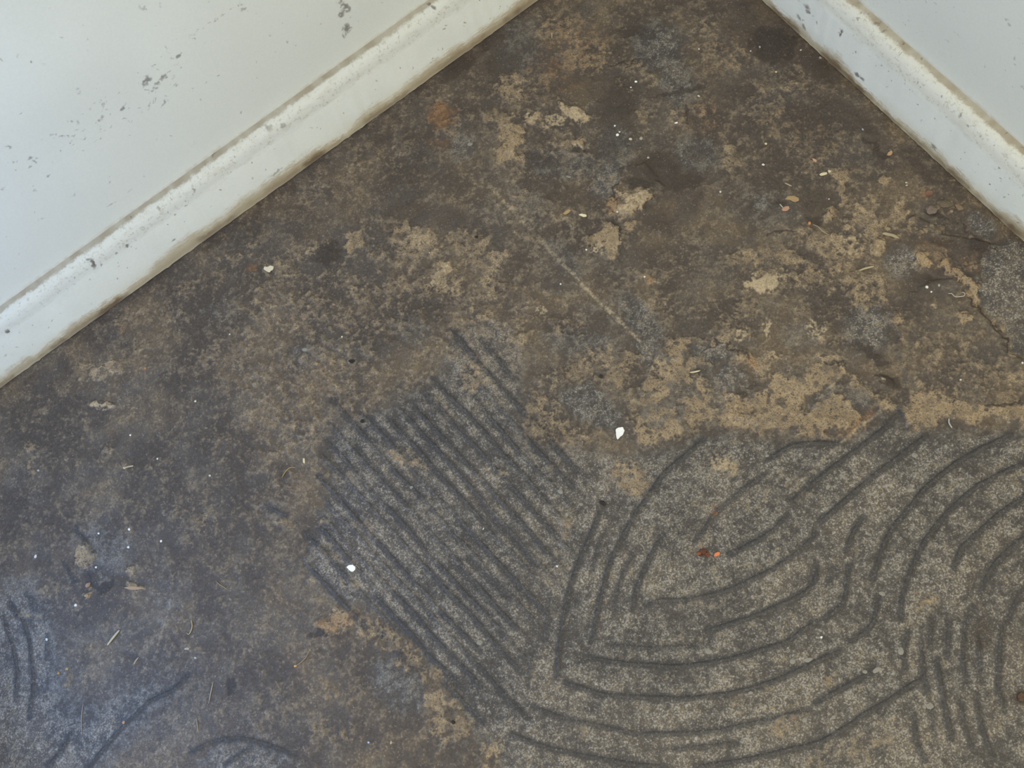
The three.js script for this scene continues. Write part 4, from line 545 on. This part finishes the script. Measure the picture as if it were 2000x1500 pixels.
// a small stone or crumb: centre, half sizes in pixels, turn in degrees
function grainGeometry(rx, ry, s, squash = 0.7) {
  const g = new THREE.IcosahedronGeometry(1, Math.max(rx, ry) > 0.0018 ? 3 : 1), p = g.attributes.position;
  for (let i = 0; i < p.count; i++) { const x = p.getX(i), y = p.getY(i), z = p.getZ(i), k = 0.6 + 0.55 * vnoise(x * 1.7 + s * 7.1 + 20, z * 1.7 + y * 2.3 + s * 3.3 + 40) + 0.3 * vnoise(x * 4 + s * 3.1 + 70, z * 4 + y * 3 + s * 9.3 + 10); p.setXYZ(i, x * rx * k, y * Math.min(rx, ry) * squash * k, z * ry * k); }
  g.computeVertexNormals(); return g;
}
let gs = 0;
const PXM = 0.00041;                                               // metres to a pixel on the floor
function grain(name, label, category, hex, x, y, a, b, turn = 0, group, parent, squash) {
  const c = ground(x, y), t = ground(x + Math.cos(turn * Math.PI / 180) * 8, y + Math.sin(turn * Math.PI / 180) * 8), m = mesh(name, grainGeometry(a * PXM, b * PXM, ++gs, squash), mat(hex, 0.75), parent ?? scene);
  m.position.set(c.x, c.y + Math.min(a, b) * PXM * (squash ?? 0.7) * 0.62, c.z); m.rotation.y = -Math.atan2(t.z - c.z, t.x - c.x);
  return parent ? m : tag(m, label, category, group);
}
function fibre(name, label, category, hex, radius, arch, pts, taper = 0.5) {
  const P = []; for (let i = 0; i < pts.length; i += 2) P.push(ground(pts[i], pts[i + 1]));
  const o = P[0].clone(); P.forEach((p, i) => { p.y += radius * 0.9 + arch * Math.sin(Math.PI * i / (P.length - 1)); p.sub(o); });
  const curve = new THREE.CatmullRomCurve3(P), g = new THREE.TubeGeometry(curve, Math.max(10, P.length * 8), radius, 6), q = g.attributes.position, n = Math.max(10, P.length * 8);
  for (let i = 0; i <= n; i++) { const c = curve.getPointAt(i / n), k = 1 - taper * Math.abs(i / n * 2 - 1) ** 3; for (let j = 0; j <= 6; j++) { const e = i * 7 + j; q.setXYZ(e, c.x + (q.getX(e) - c.x) * k, c.y + (q.getY(e) - c.y) * k, c.z + (q.getZ(e) - c.z) * k); } }
  g.computeVertexNormals(); const m = mesh(name, g, mat(hex, 0.7)); m.position.copy(o); return tag(m, label, category);
}
// larger chips and flakes
flake('paint_chip', 'largest white paint chip, shield shaped, on the edge of the tan residue at mid floor', 'paint chip', 0xf2f0ec, [1203, 850, 1203, 839, 1209, 835, 1217, 835, 1220, 841, 1217, 849, 1211, 854, 1206, 859], 0.0006, 0.0007);
flake('paint_chip', 'white rounded paint chip with a thin dark hair curling at its side', 'paint chip', 0xfaf8f4, [677, 1108, 681, 1104, 689, 1103, 694, 1107, 694, 1113, 689, 1117, 684, 1115], 0.0007, 0.0005);
fibre('hair', 'short curved hair touching the white rounded paint chip', 'hair', 0x8f8a84, 0.0003, 0.0006, [695, 1103, 699, 1106, 703, 1111]);
flake('plaster_flake', 'cream flake with a notched ragged rim on brown floor near the left baseboard', 'flake', 0xd9cdb4, [515, 526, 517, 521, 523, 522, 529, 519, 535, 521, 534, 527, 530, 530, 528, 533, 522, 531, 518, 528], 0.0006, 0.0006);
{ const f = flake('curled_flake', 'tan flake curling up off the floor over a dark gap, near the right baseboard', 'flake', 0xa8977a, [1721, 459, 1727, 456, 1736, 458, 1746, 461, 1753, 466, 1755, 470, 1748, 468, 1738, 464, 1729, 462], 0.0005, 0.0011, 0.0022); f.rotation.y = 0; }
flake('glue_flake', 'orange tan leaf shaped flake on dark floor below the pale sliver', 'flake', 0xa48a66, [1532, 390, 1538, 384, 1550, 383, 1559, 387, 1560, 393, 1552, 396, 1542, 391], 0.0005, 0.0004, 0.0003);
flake('glue_flake', 'pinkish brown flake just under the orange tan leaf shaped flake', 'flake', 0xb58c74, [1527, 408, 1533, 404, 1540, 403, 1542, 408, 1536, 413, 1529, 412], 0.0005, 0.0003);
flake('glue_flake', 'pale elongated sliver pointing at a cream grain, upper right floor', 'flake', 0xd6c9a8, [1600, 341, 1605, 338, 1614, 337, 1616, 340, 1609, 343, 1603, 344], 0.0005, 0.0003, 0.0003);
grain('grit_grain', 'cream grain at the tip of the pale elongated sliver', 'grain', 0xcdbf9f, 1620, 335, 3.4, 3, 20);
flake('glue_flake', 'small tan flake standing at the rim of a dark pit near the right baseboard', 'flake', 0xb4946c, [1732, 303, 1735, 298, 1741, 295, 1743, 299, 1740, 304, 1734, 305], 0.0006, 0.0004, 0.0003);
flake('glue_flake', 'cream splinter flake beside a yellow one, right of the pale scratch', 'flake', 0xe6d6b4, [1130, 420, 1135, 418, 1145, 420, 1146, 424, 1140, 425, 1134, 422], 0.0006, 0.0003, 0.0003);
flake('glue_flake', 'dull yellow flake left of the cream splinter flake', 'flake', 0xa89064, [1100, 417, 1105, 412, 1112, 409, 1115, 412, 1110, 417, 1103, 420], 0.0005, 0.0003);
flake('glue_flake', 'pinkish flake on brown floor right of the pale sliver', 'flake', 0xc09880, [1586, 310, 1590, 311, 1595, 314, 1594, 317, 1589, 315], 0.0005, 0.0002);
flake('brick_crumb', 'bright orange chip beside a dark rust crumb on the trowelled floor', 'chip', 0xdc7c4c, [1394, 1086, 1396, 1081, 1402, 1078, 1406, 1079, 1406, 1083, 1400, 1087], 0.0009, 0.0002);
{ // rust crumb: a heap of four fragments
  const c = ground(1373, 1080), h = new THREE.Group(); h.name = numbered('rust_crumb'); h.position.copy(c); scene.add(h); tag(h, 'dark rust coloured crumb heap left of the bright orange chip', 'crumb');
  for (const [x, y, a, b, t, hex] of [[1374, 1077, 7, 5, 10, 0x5a3422], [1382, 1083, 5, 4, 40, 0x6b3a22], [1365, 1081, 4, 3, 0, 0x8a4a2a], [1372, 1084, 5, 3, -10, 0x4a2c20]]) { const m = grain('fragment', '', '', hex, x, y, a, b, t, null, h, 0.55); m.position.sub(c); }
}
flake('glue_flake', 'small reddish flake on the grey curve just above the rust crumb heap', 'flake', 0x7d5236, [1391, 1003, 1396, 999, 1402, 1001, 1401, 1006, 1395, 1007], 0.0005, 0.0002);
flake('glue_flake', 'peach triangular flake near the brown smear at lower left', 'flake', 0xa8886a, [242, 1148, 250, 1146, 262, 1145, 280, 1148, 286, 1149, 268, 1152, 256, 1152], 0.0004, 0.0002);
flake('tar_crumb', 'brown lump at the right border of the photo, low on the trowelled floor', 'crumb', 0x4d3826, [1986, 1358, 1992, 1352, 2000, 1354, 2003, 1364, 1997, 1371, 1988, 1368], 0.0012, 0.0002);
// black bits
grain('black_crumb', 'black crumb lying flat among tan mottling left of the trowel fan', 'crumb', 0x231d19, 687, 706, 6.5, 3.4, -10);
grain('black_crumb', 'black crumb at the upper left corner of the trowel fan', 'crumb', 0x262320, 708, 823, 4, 3.6, 30);
grain('black_crumb', 'black speck beside dark brown stain above the pale scratch', 'crumb', 0x241e1a, 931, 463, 3.6, 3.2, 0);
grain('black_crumb', 'black speck on the long tan patch at bottom centre', 'crumb', 0x2a2420, 886, 1411, 3.6, 3, 0);
grain('black_crumb', 'black crumb on tan residue above the bare grey diamond', 'crumb', 0x2a2824, 1174, 735, 4, 3.6, 0);
grain('black_crumb', 'black crumb at the meeting point of the two trowel directions', 'crumb', 0x2a2620, 1177, 983, 6, 4, 20);
// straws, splinters, hairs
fibre('straw_splinter', 'longest pale straw splinter lying alone at lower left', 'splinter', 0xc2b8a4, 0.0009, 0.0004, [211, 1260, 218, 1251, 226, 1241, 234, 1231], 0.4);
fibre('straw_splinter', 'shorter pale splinter below and right of the longest straw splinter', 'splinter', 0xaaa294, 0.0006, 0.0003, [262, 1298, 266, 1291, 271, 1284], 0.4);
fibre('fibre', 'curved pale fibre hooked like a J at lower left', 'fibre', 0xb4a88e, 0.00045, 0.0005, [374, 1211, 376, 1222, 374, 1232, 369, 1239, 365, 1236], 0.5);
fibre('hair', 'long thin grey hair left of the dark brown spot', 'hair', 0xa8a49c, 0.0004, 0.0005, [417, 1331, 414, 1346, 411, 1360, 408, 1374], 0.6);
fibre('hair', 'thin hair standing nearly upright in the picture at the bluish lower left', 'hair', 0x9a98a0, 0.00035, 0.0004, [163, 1375, 161, 1390, 160, 1412, 161, 1434], 0.5);
fibre('hair', 'thin short pale hair below the long grey hair', 'hair', 0xa29c92, 0.00035, 0.0004, [384, 1402, 386, 1416, 388, 1431], 0.5);
fibre('hair', 'fine hair with a yellow grain at its lower end', 'hair', 0x9a8c74, 0.00035, 0.0006, [604, 1270, 598, 1284, 588, 1294, 579, 1300], 0.3);
grain('grit_grain', 'yellow grain at the end of a fine hair at lower left', 'grain', 0xcfa56a, 577, 1301, 2.8, 2.2, 0);
fibre('straw_splinter', 'stubby beige stick with a knob end at left, on dark brown floor', 'splinter', 0xb6a68a, 0.0008, 0.0003, [244, 914, 252, 912, 261, 910], 0.15);
grain('grit_grain', 'knob like cream grain at the end of the stubby beige stick', 'grain', 0xb8a88c, 244, 914, 3.2, 2.8, 0);
grain('rice_grain', 'cream grain shaped like rice left of the trowel fan', 'grain', 0xdccfae, 594, 900, 5, 2.4, 82);
fibre('fibre', 'arched tan fibre below the cream rice shaped grain', 'fibre', 0xa48c62, 0.00045, 0.0005, [551, 933, 558, 922, 567, 914, 577, 913], 0.4);
fibre('straw_splinter', 'pale flat splinter lying across the mottled tan patch at right', 'splinter', 0xb5a688, 0.0009, 0.0003, [1678, 529, 1690, 525, 1706, 521], 0.5);
fibre('straw_splinter', 'bright pale splinter above the big tan patch at centre right', 'splinter', 0xdacbac, 0.0007, 0.0004, [1347, 728, 1357, 727, 1368, 724], 0.7);
fibre('fibre', 'white wavy fibre on the raised crust near the right border', 'fibre', 0xb9aea0, 0.00045, 0.0005, [1852, 574, 1858, 574, 1865, 580, 1874, 580, 1883, 578, 1883, 573, 1879, 571], 0.4);
fibre('fibre', 'tan stalk rising toward the curled tan flake', 'fibre', 0xa08a66, 0.0004, 0.0006, [1727, 448, 1731, 440, 1735, 432], 0.4);
fibre('fibre', 'pale bent fibre running down right from an orange grain', 'fibre', 0xa89878, 0.00045, 0.0005, [1588, 439, 1598, 444, 1606, 452, 1618, 459], 0.5);
grain('grit_grain', 'orange grain at the upper end of the pale bent fibre', 'grain', 0xd08c58, 1581, 436, 2.6, 3.4, 10);
fibre('fibre', 'short white stick beside the pinkish brown flake', 'fibre', 0xc4b8a6, 0.0005, 0.0003, [1523, 399, 1526, 403, 1529, 406], 0.3);
fibre('fibre', 'short tan fibre above and left of the orange tan leaf shaped flake', 'fibre', 0xb8aa8c, 0.0005, 0.0003, [1533, 358, 1539, 361, 1546, 364], 0.4);
fibre('straw_splinter', 'white needle standing upright in the picture at the top, left of the dark grey patch', 'splinter', 0xc8bca8, 0.0004, 0.0003, [1078, 75, 1078, 70, 1078, 65], 0.4);
fibre('fibre', 'thin tan fibre slanting down right, above and right of the J hooked fibre', 'fibre', 0xa09078, 0.00035, 0.0004, [422, 1135, 430, 1142, 438, 1147, 444, 1152], 0.5);
fibre('fibre', 'white frayed thread between two lobes of the tan crust', 'fibre', 0xb8b4ac, 0.0006, 0.0004, [1853, 818, 1853, 826, 1856, 832, 1859, 836], 0.3);
// pebbles and grit
grain('pebble', 'round grey pebble below the right baseboard', 'pebble', 0x74655b, 1818, 411, 9, 8.6, 0, null, null, 0.5);
grain('pebble', 'brown lumpy pebble touching the round grey pebble on its right', 'pebble', 0x66584a, 1844, 399, 12, 7, 10, null, null, 0.5);
grain('pebble', 'small tan pebble right of the brown lumpy pebble', 'pebble', 0x7c6850, 1873, 405, 8, 5, 35, null, null, 0.5);
grain('pebble', 'tiny pinkish pebble under the row of pebbles', 'pebble', 0x9a8072, 1858, 413, 3, 2.6, 0);
flake('glue_flake', 'curled reddish brown peel above the round grey pebble', 'flake', 0x7a5848, [1806, 377, 1812, 373, 1820, 374, 1822, 379, 1817, 384, 1809, 383], 0.0006, 0.0012);
const GRIT = [[1242, 160, 3.8, 2.8, 15, 0xf4f2ee, 'white grit grain, largest of two on the brown spot under the dark grey band'], [1232, 171, 1.9, 1.9, 0, 0xe8e6e0, 'white grit grain, smallest of two on the brown spot under the dark grey band'],
  [1206, 264, 3.6, 3.4, 0, 0xf4f2ee, 'round white grit grain, largest of a close vertical pair near the top'], [1201, 246, 2.2, 2.4, 0, 0xe9e6df, 'white grit grain straight above the close pair near the top'], [1210, 258, 2, 2, 0, 0xe6e2da, 'white grit speck touching the top of the largest white grain'],
  [1231, 272, 4, 2.8, 10, 0xc9bca6, 'beige grit grain right of the close white pair'], [1252, 271, 4, 4, 0, 0xa89c8e, 'greyish grit grain with a rough top right of the beige grain'], [1321, 240, 4.2, 2, -25, 0xf2f0ec, 'white elongated grit grain at the end of a dark patch'], [1266, 308, 3, 2.6, 20, 0xb0a8a0, 'grey grit grain at the end of the blackish band'],
  [1365, 188, 3.6, 2.4, 25, 0xd0c4aa, 'cream grit grain beside a short dark groove at the top'], [1365, 96, 1.8, 1.8, 0, 0xdedad2, 'lone white speck on brown floor near the top'], [1484, 92, 2.6, 2, 30, 0xb4aea8, 'grey grit grain inside the black brown stain at top right'], [1466, 100, 2, 1.8, 0, 0xc8c4be, 'white speck on the left rim of the black brown stain'],
  [1564, 98, 2.6, 1.8, -30, 0xc8c4bc, 'white grit grain right of the black brown stain'], [1602, 113, 3.4, 2.4, 40, 0x9c9690, 'grey grit grain against the foot of the right baseboard'], [1516, 141, 2.8, 2.6, 0, 0xd8c498, 'yellow cream grit grain just below the black brown stain'],
  [1496, 281, 2.8, 2.6, 0, 0xd8c8a0, 'cream grit grain left of the pale ring on brown floor'], [1491, 322, 3.4, 2.4, 15, 0xdad4cc, 'white grit grain below the cream grain and the pale ring'], [1407, 375, 2.4, 2.6, 0, 0xd8d0c8, 'white grit grain left of the small blue grey hollow'], [1619, 389, 2, 2, 0, 0xc0b4a8, 'pale speck left of the tan knobbly streak'],
  [1810, 561, 3.4, 2.8, 50, 0xf0eae0, 'cream white grit grain, largest of two on the raised crust'], [1819, 570, 2, 2, 0, 0xe0d8cc, 'white grit speck, smallest of two on the raised crust'], [1834, 557, 2, 3, 0, 0xa8a8a0, 'greyish flecked grain right of the pair on the raised crust'], [1770, 357, 2.6, 1.8, 10, 0xc8c0b0, 'pale grit grain, upper of a small pair near the right baseboard'], [1771, 362, 2.6, 1.6, -20, 0xb8b0a0, 'pale grit grain, lower of a small pair near the right baseboard'],
  [1685, 253, 2.8, 1.6, 50, 0xb8b8b8, 'bluish white grain near the dark pit by the right baseboard'], [1876, 742, 2, 2, 0, 0xd8d0c0, 'white grit speck in the middle of the wide crust'], [1997, 709, 2, 2, 0, 0xe4e0d8, 'white speck at the right border beside the crust'], [1206, 414, 2.6, 2.4, 0, 0xd8d0c0, 'white grain in the dark crack under the pale mottled flake'], [1145, 488, 2.2, 2.2, 0, 0xe4e0d4, 'white grit grain left of the lower mottled flake'],
  [1095, 555, 2.2, 2.2, 0, 0xe8e4dc, 'white speck on the pale scratch at centre'], [1259, 541, 2.2, 2.2, 0, 0xe8e2d8, 'white speck on the rim of the orange ring stain'], [839, 494, 1.8, 1.8, 0, 0xc8b898, 'tan speck on mottled floor right of the cream flake'], [668, 658, 2, 2, 0, 0xe0d8c8, 'white grit grain above the black crumb left of the fan'], [449, 653, 2, 2, 0, 0xd8d0c4, 'pale speck on brown floor below the cream notched flake'],
  [382, 784, 2.6, 2.6, 0, 0xd0ccc8, 'white grit speck, left floor under a small dark line'], [255, 850, 2.2, 2.4, 0, 0xe4e2e0, 'white grit speck above the stubby beige stick'], [308, 896, 2.2, 2.4, 0, 0xdcd8d0, 'white grit speck right of the stubby beige stick'], [410, 929, 2.4, 2.4, 0, 0xc8c6c4, 'grey white grit speck in the left middle of the floor'], [75, 919, 3.4, 2.8, 0, 0xa4a4ac, 'bluish grit grain beside a peach flake near the left border'],
  [284, 720, 4, 3.4, 0, 0xa47c5c, 'orange brown crumb on brown floor near the left baseboard'], [115, 1315, 3.4, 3, 0, 0xa88858, 'ochre crumb, left of two at lower left'], [132, 1306, 4, 3.6, 0, 0xa09070, 'ochre crumb, right of two at lower left'], [242, 1411, 3, 3, 0, 0xc09880, 'pinkish crumb between two dark trowel lines at bottom left'], [172, 1143, 6, 4.6, -30, 0x9c8270, 'pinkish brown pebble above the brown smear at lower left'], [170, 1163, 5, 4, 0, 0xa08c70, 'tan pebble under the pinkish brown pebble'],
  [148, 1182, 3, 3, 0, 0xe6e6ea, 'bright white grain on the bluish floor at lower left'], [253, 1034, 3, 3, 0, 0xe6e6ec, 'bright bluish white grain, upper of two by the tan triangle patch'], [251, 1069, 2.8, 2.6, 0, 0xe4e4ea, 'bright bluish white grain, lower of two by the tan triangle patch'], [193, 1042, 2.4, 2.4, 0, 0xe4e6ec, 'bluish white glinting grain above the tan triangle patch'], [315, 1057, 2.4, 2.8, 10, 0xe8e4dc, 'white grit grain right of the glinting grains at lower left'], [70, 1087, 3, 4.4, 0, 0xd0d4de, 'large glinting bluish grain left of the tan triangle patch'], [92, 1249, 2.8, 3, 0, 0xd4dcdc, 'glinting grain on dark bluish trowel lines at the left border'], [188, 1108, 2.6, 2.4, 0, 0xd0d4dc, 'bluish white grain at the lower tip of the tan triangle patch'],
  [366, 1267, 5.4, 2.2, -3, 0xa8a096, 'flat pale grain right of the shorter pale splinter'], [382, 1285, 2.8, 2, 20, 0xb4b4b8, 'pale bluish grit speck under the flat pale grain'], [1604, 1245, 2.4, 2.4, 0, 0xf0ece6, 'bright white grit grain between two dark curves at right'], [1088, 1106, 2.2, 2.2, 0, 0xe8e0d8, 'white speck on the line where the trowel fan meets the curves'], [944, 1033, 2.6, 1.2, -60, 0xd0d0cc, 'thin white chip between trowel lines in the fan'], [720, 1450, 2.2, 2.2, 0, 0xb0bcd8, 'pale blue speck at the bottom border'], [764, 1450, 2.6, 3.4, 20, 0xb8a88c, 'beige grain at the bottom border left of centre']];
for (const [x, y, a, b, t, hex, label] of GRIT) grain('grit_grain', label, 'grain', hex, x, y, a * 0.88, b * 0.88, t, 'loose grit scattered on the floor');
// pale stones set in the screed: part of the floor
for (const [x, y, a, b, t] of [[1514, 913, 4, 3.6, 0], [1539, 936, 4.6, 3, 20], [1645, 930, 5, 3.4, 40], [1633, 934, 2.4, 2.4, 0], [1786, 889, 5, 4, 0], [1498, 890, 3, 2.6, 0], [1759, 1272, 5, 6, 20], [1816, 1379, 5.4, 5, 0], [1628, 1401, 3.6, 3.6, 0], [1618, 1394, 2.6, 2.4, 0], [1383, 1272, 7, 4.4, 10], [1578, 1289, 7, 3.6, -10], [1713, 1308, 7, 4, -30], [1548, 1292, 5, 4, 0], [1571, 1407, 4.4, 3.6, 0], [1466, 1353, 3.6, 3, 0], [1578, 1354, 3, 3, 0], [1617, 950, 3.6, 3, 0], [1616, 953, 3, 3, 0], [1700, 965, 4, 3, 0], [1778, 957, 6, 3, -20], [1970, 824, 3, 3, 0], [1570, 1000, 2.8, 2.6, 0], [1441, 991, 2, 2, 0], [1477, 1087, 3, 3, 0], [1723, 1160, 5, 3.4, 10], [1690, 1312, 4, 3, 0], [1595, 1245, 2, 2, 0], [1095, 960, 5, 4, 20], [1135, 985, 4, 3, 0], [1070, 1003, 4, 2.4, 50], [804, 952, 3.4, 3, 0], [937, 1255, 5, 4, 0], [595, 683, 6, 4, 0], [1110, 345, 5, 2.4, 10], [918, 282, 5, 4, 0]])
  grain('stone', '', '', 0x8a857d, x, y, a, b, t, null, floorMesh, 0.28);
renderer.render(scene, camera);
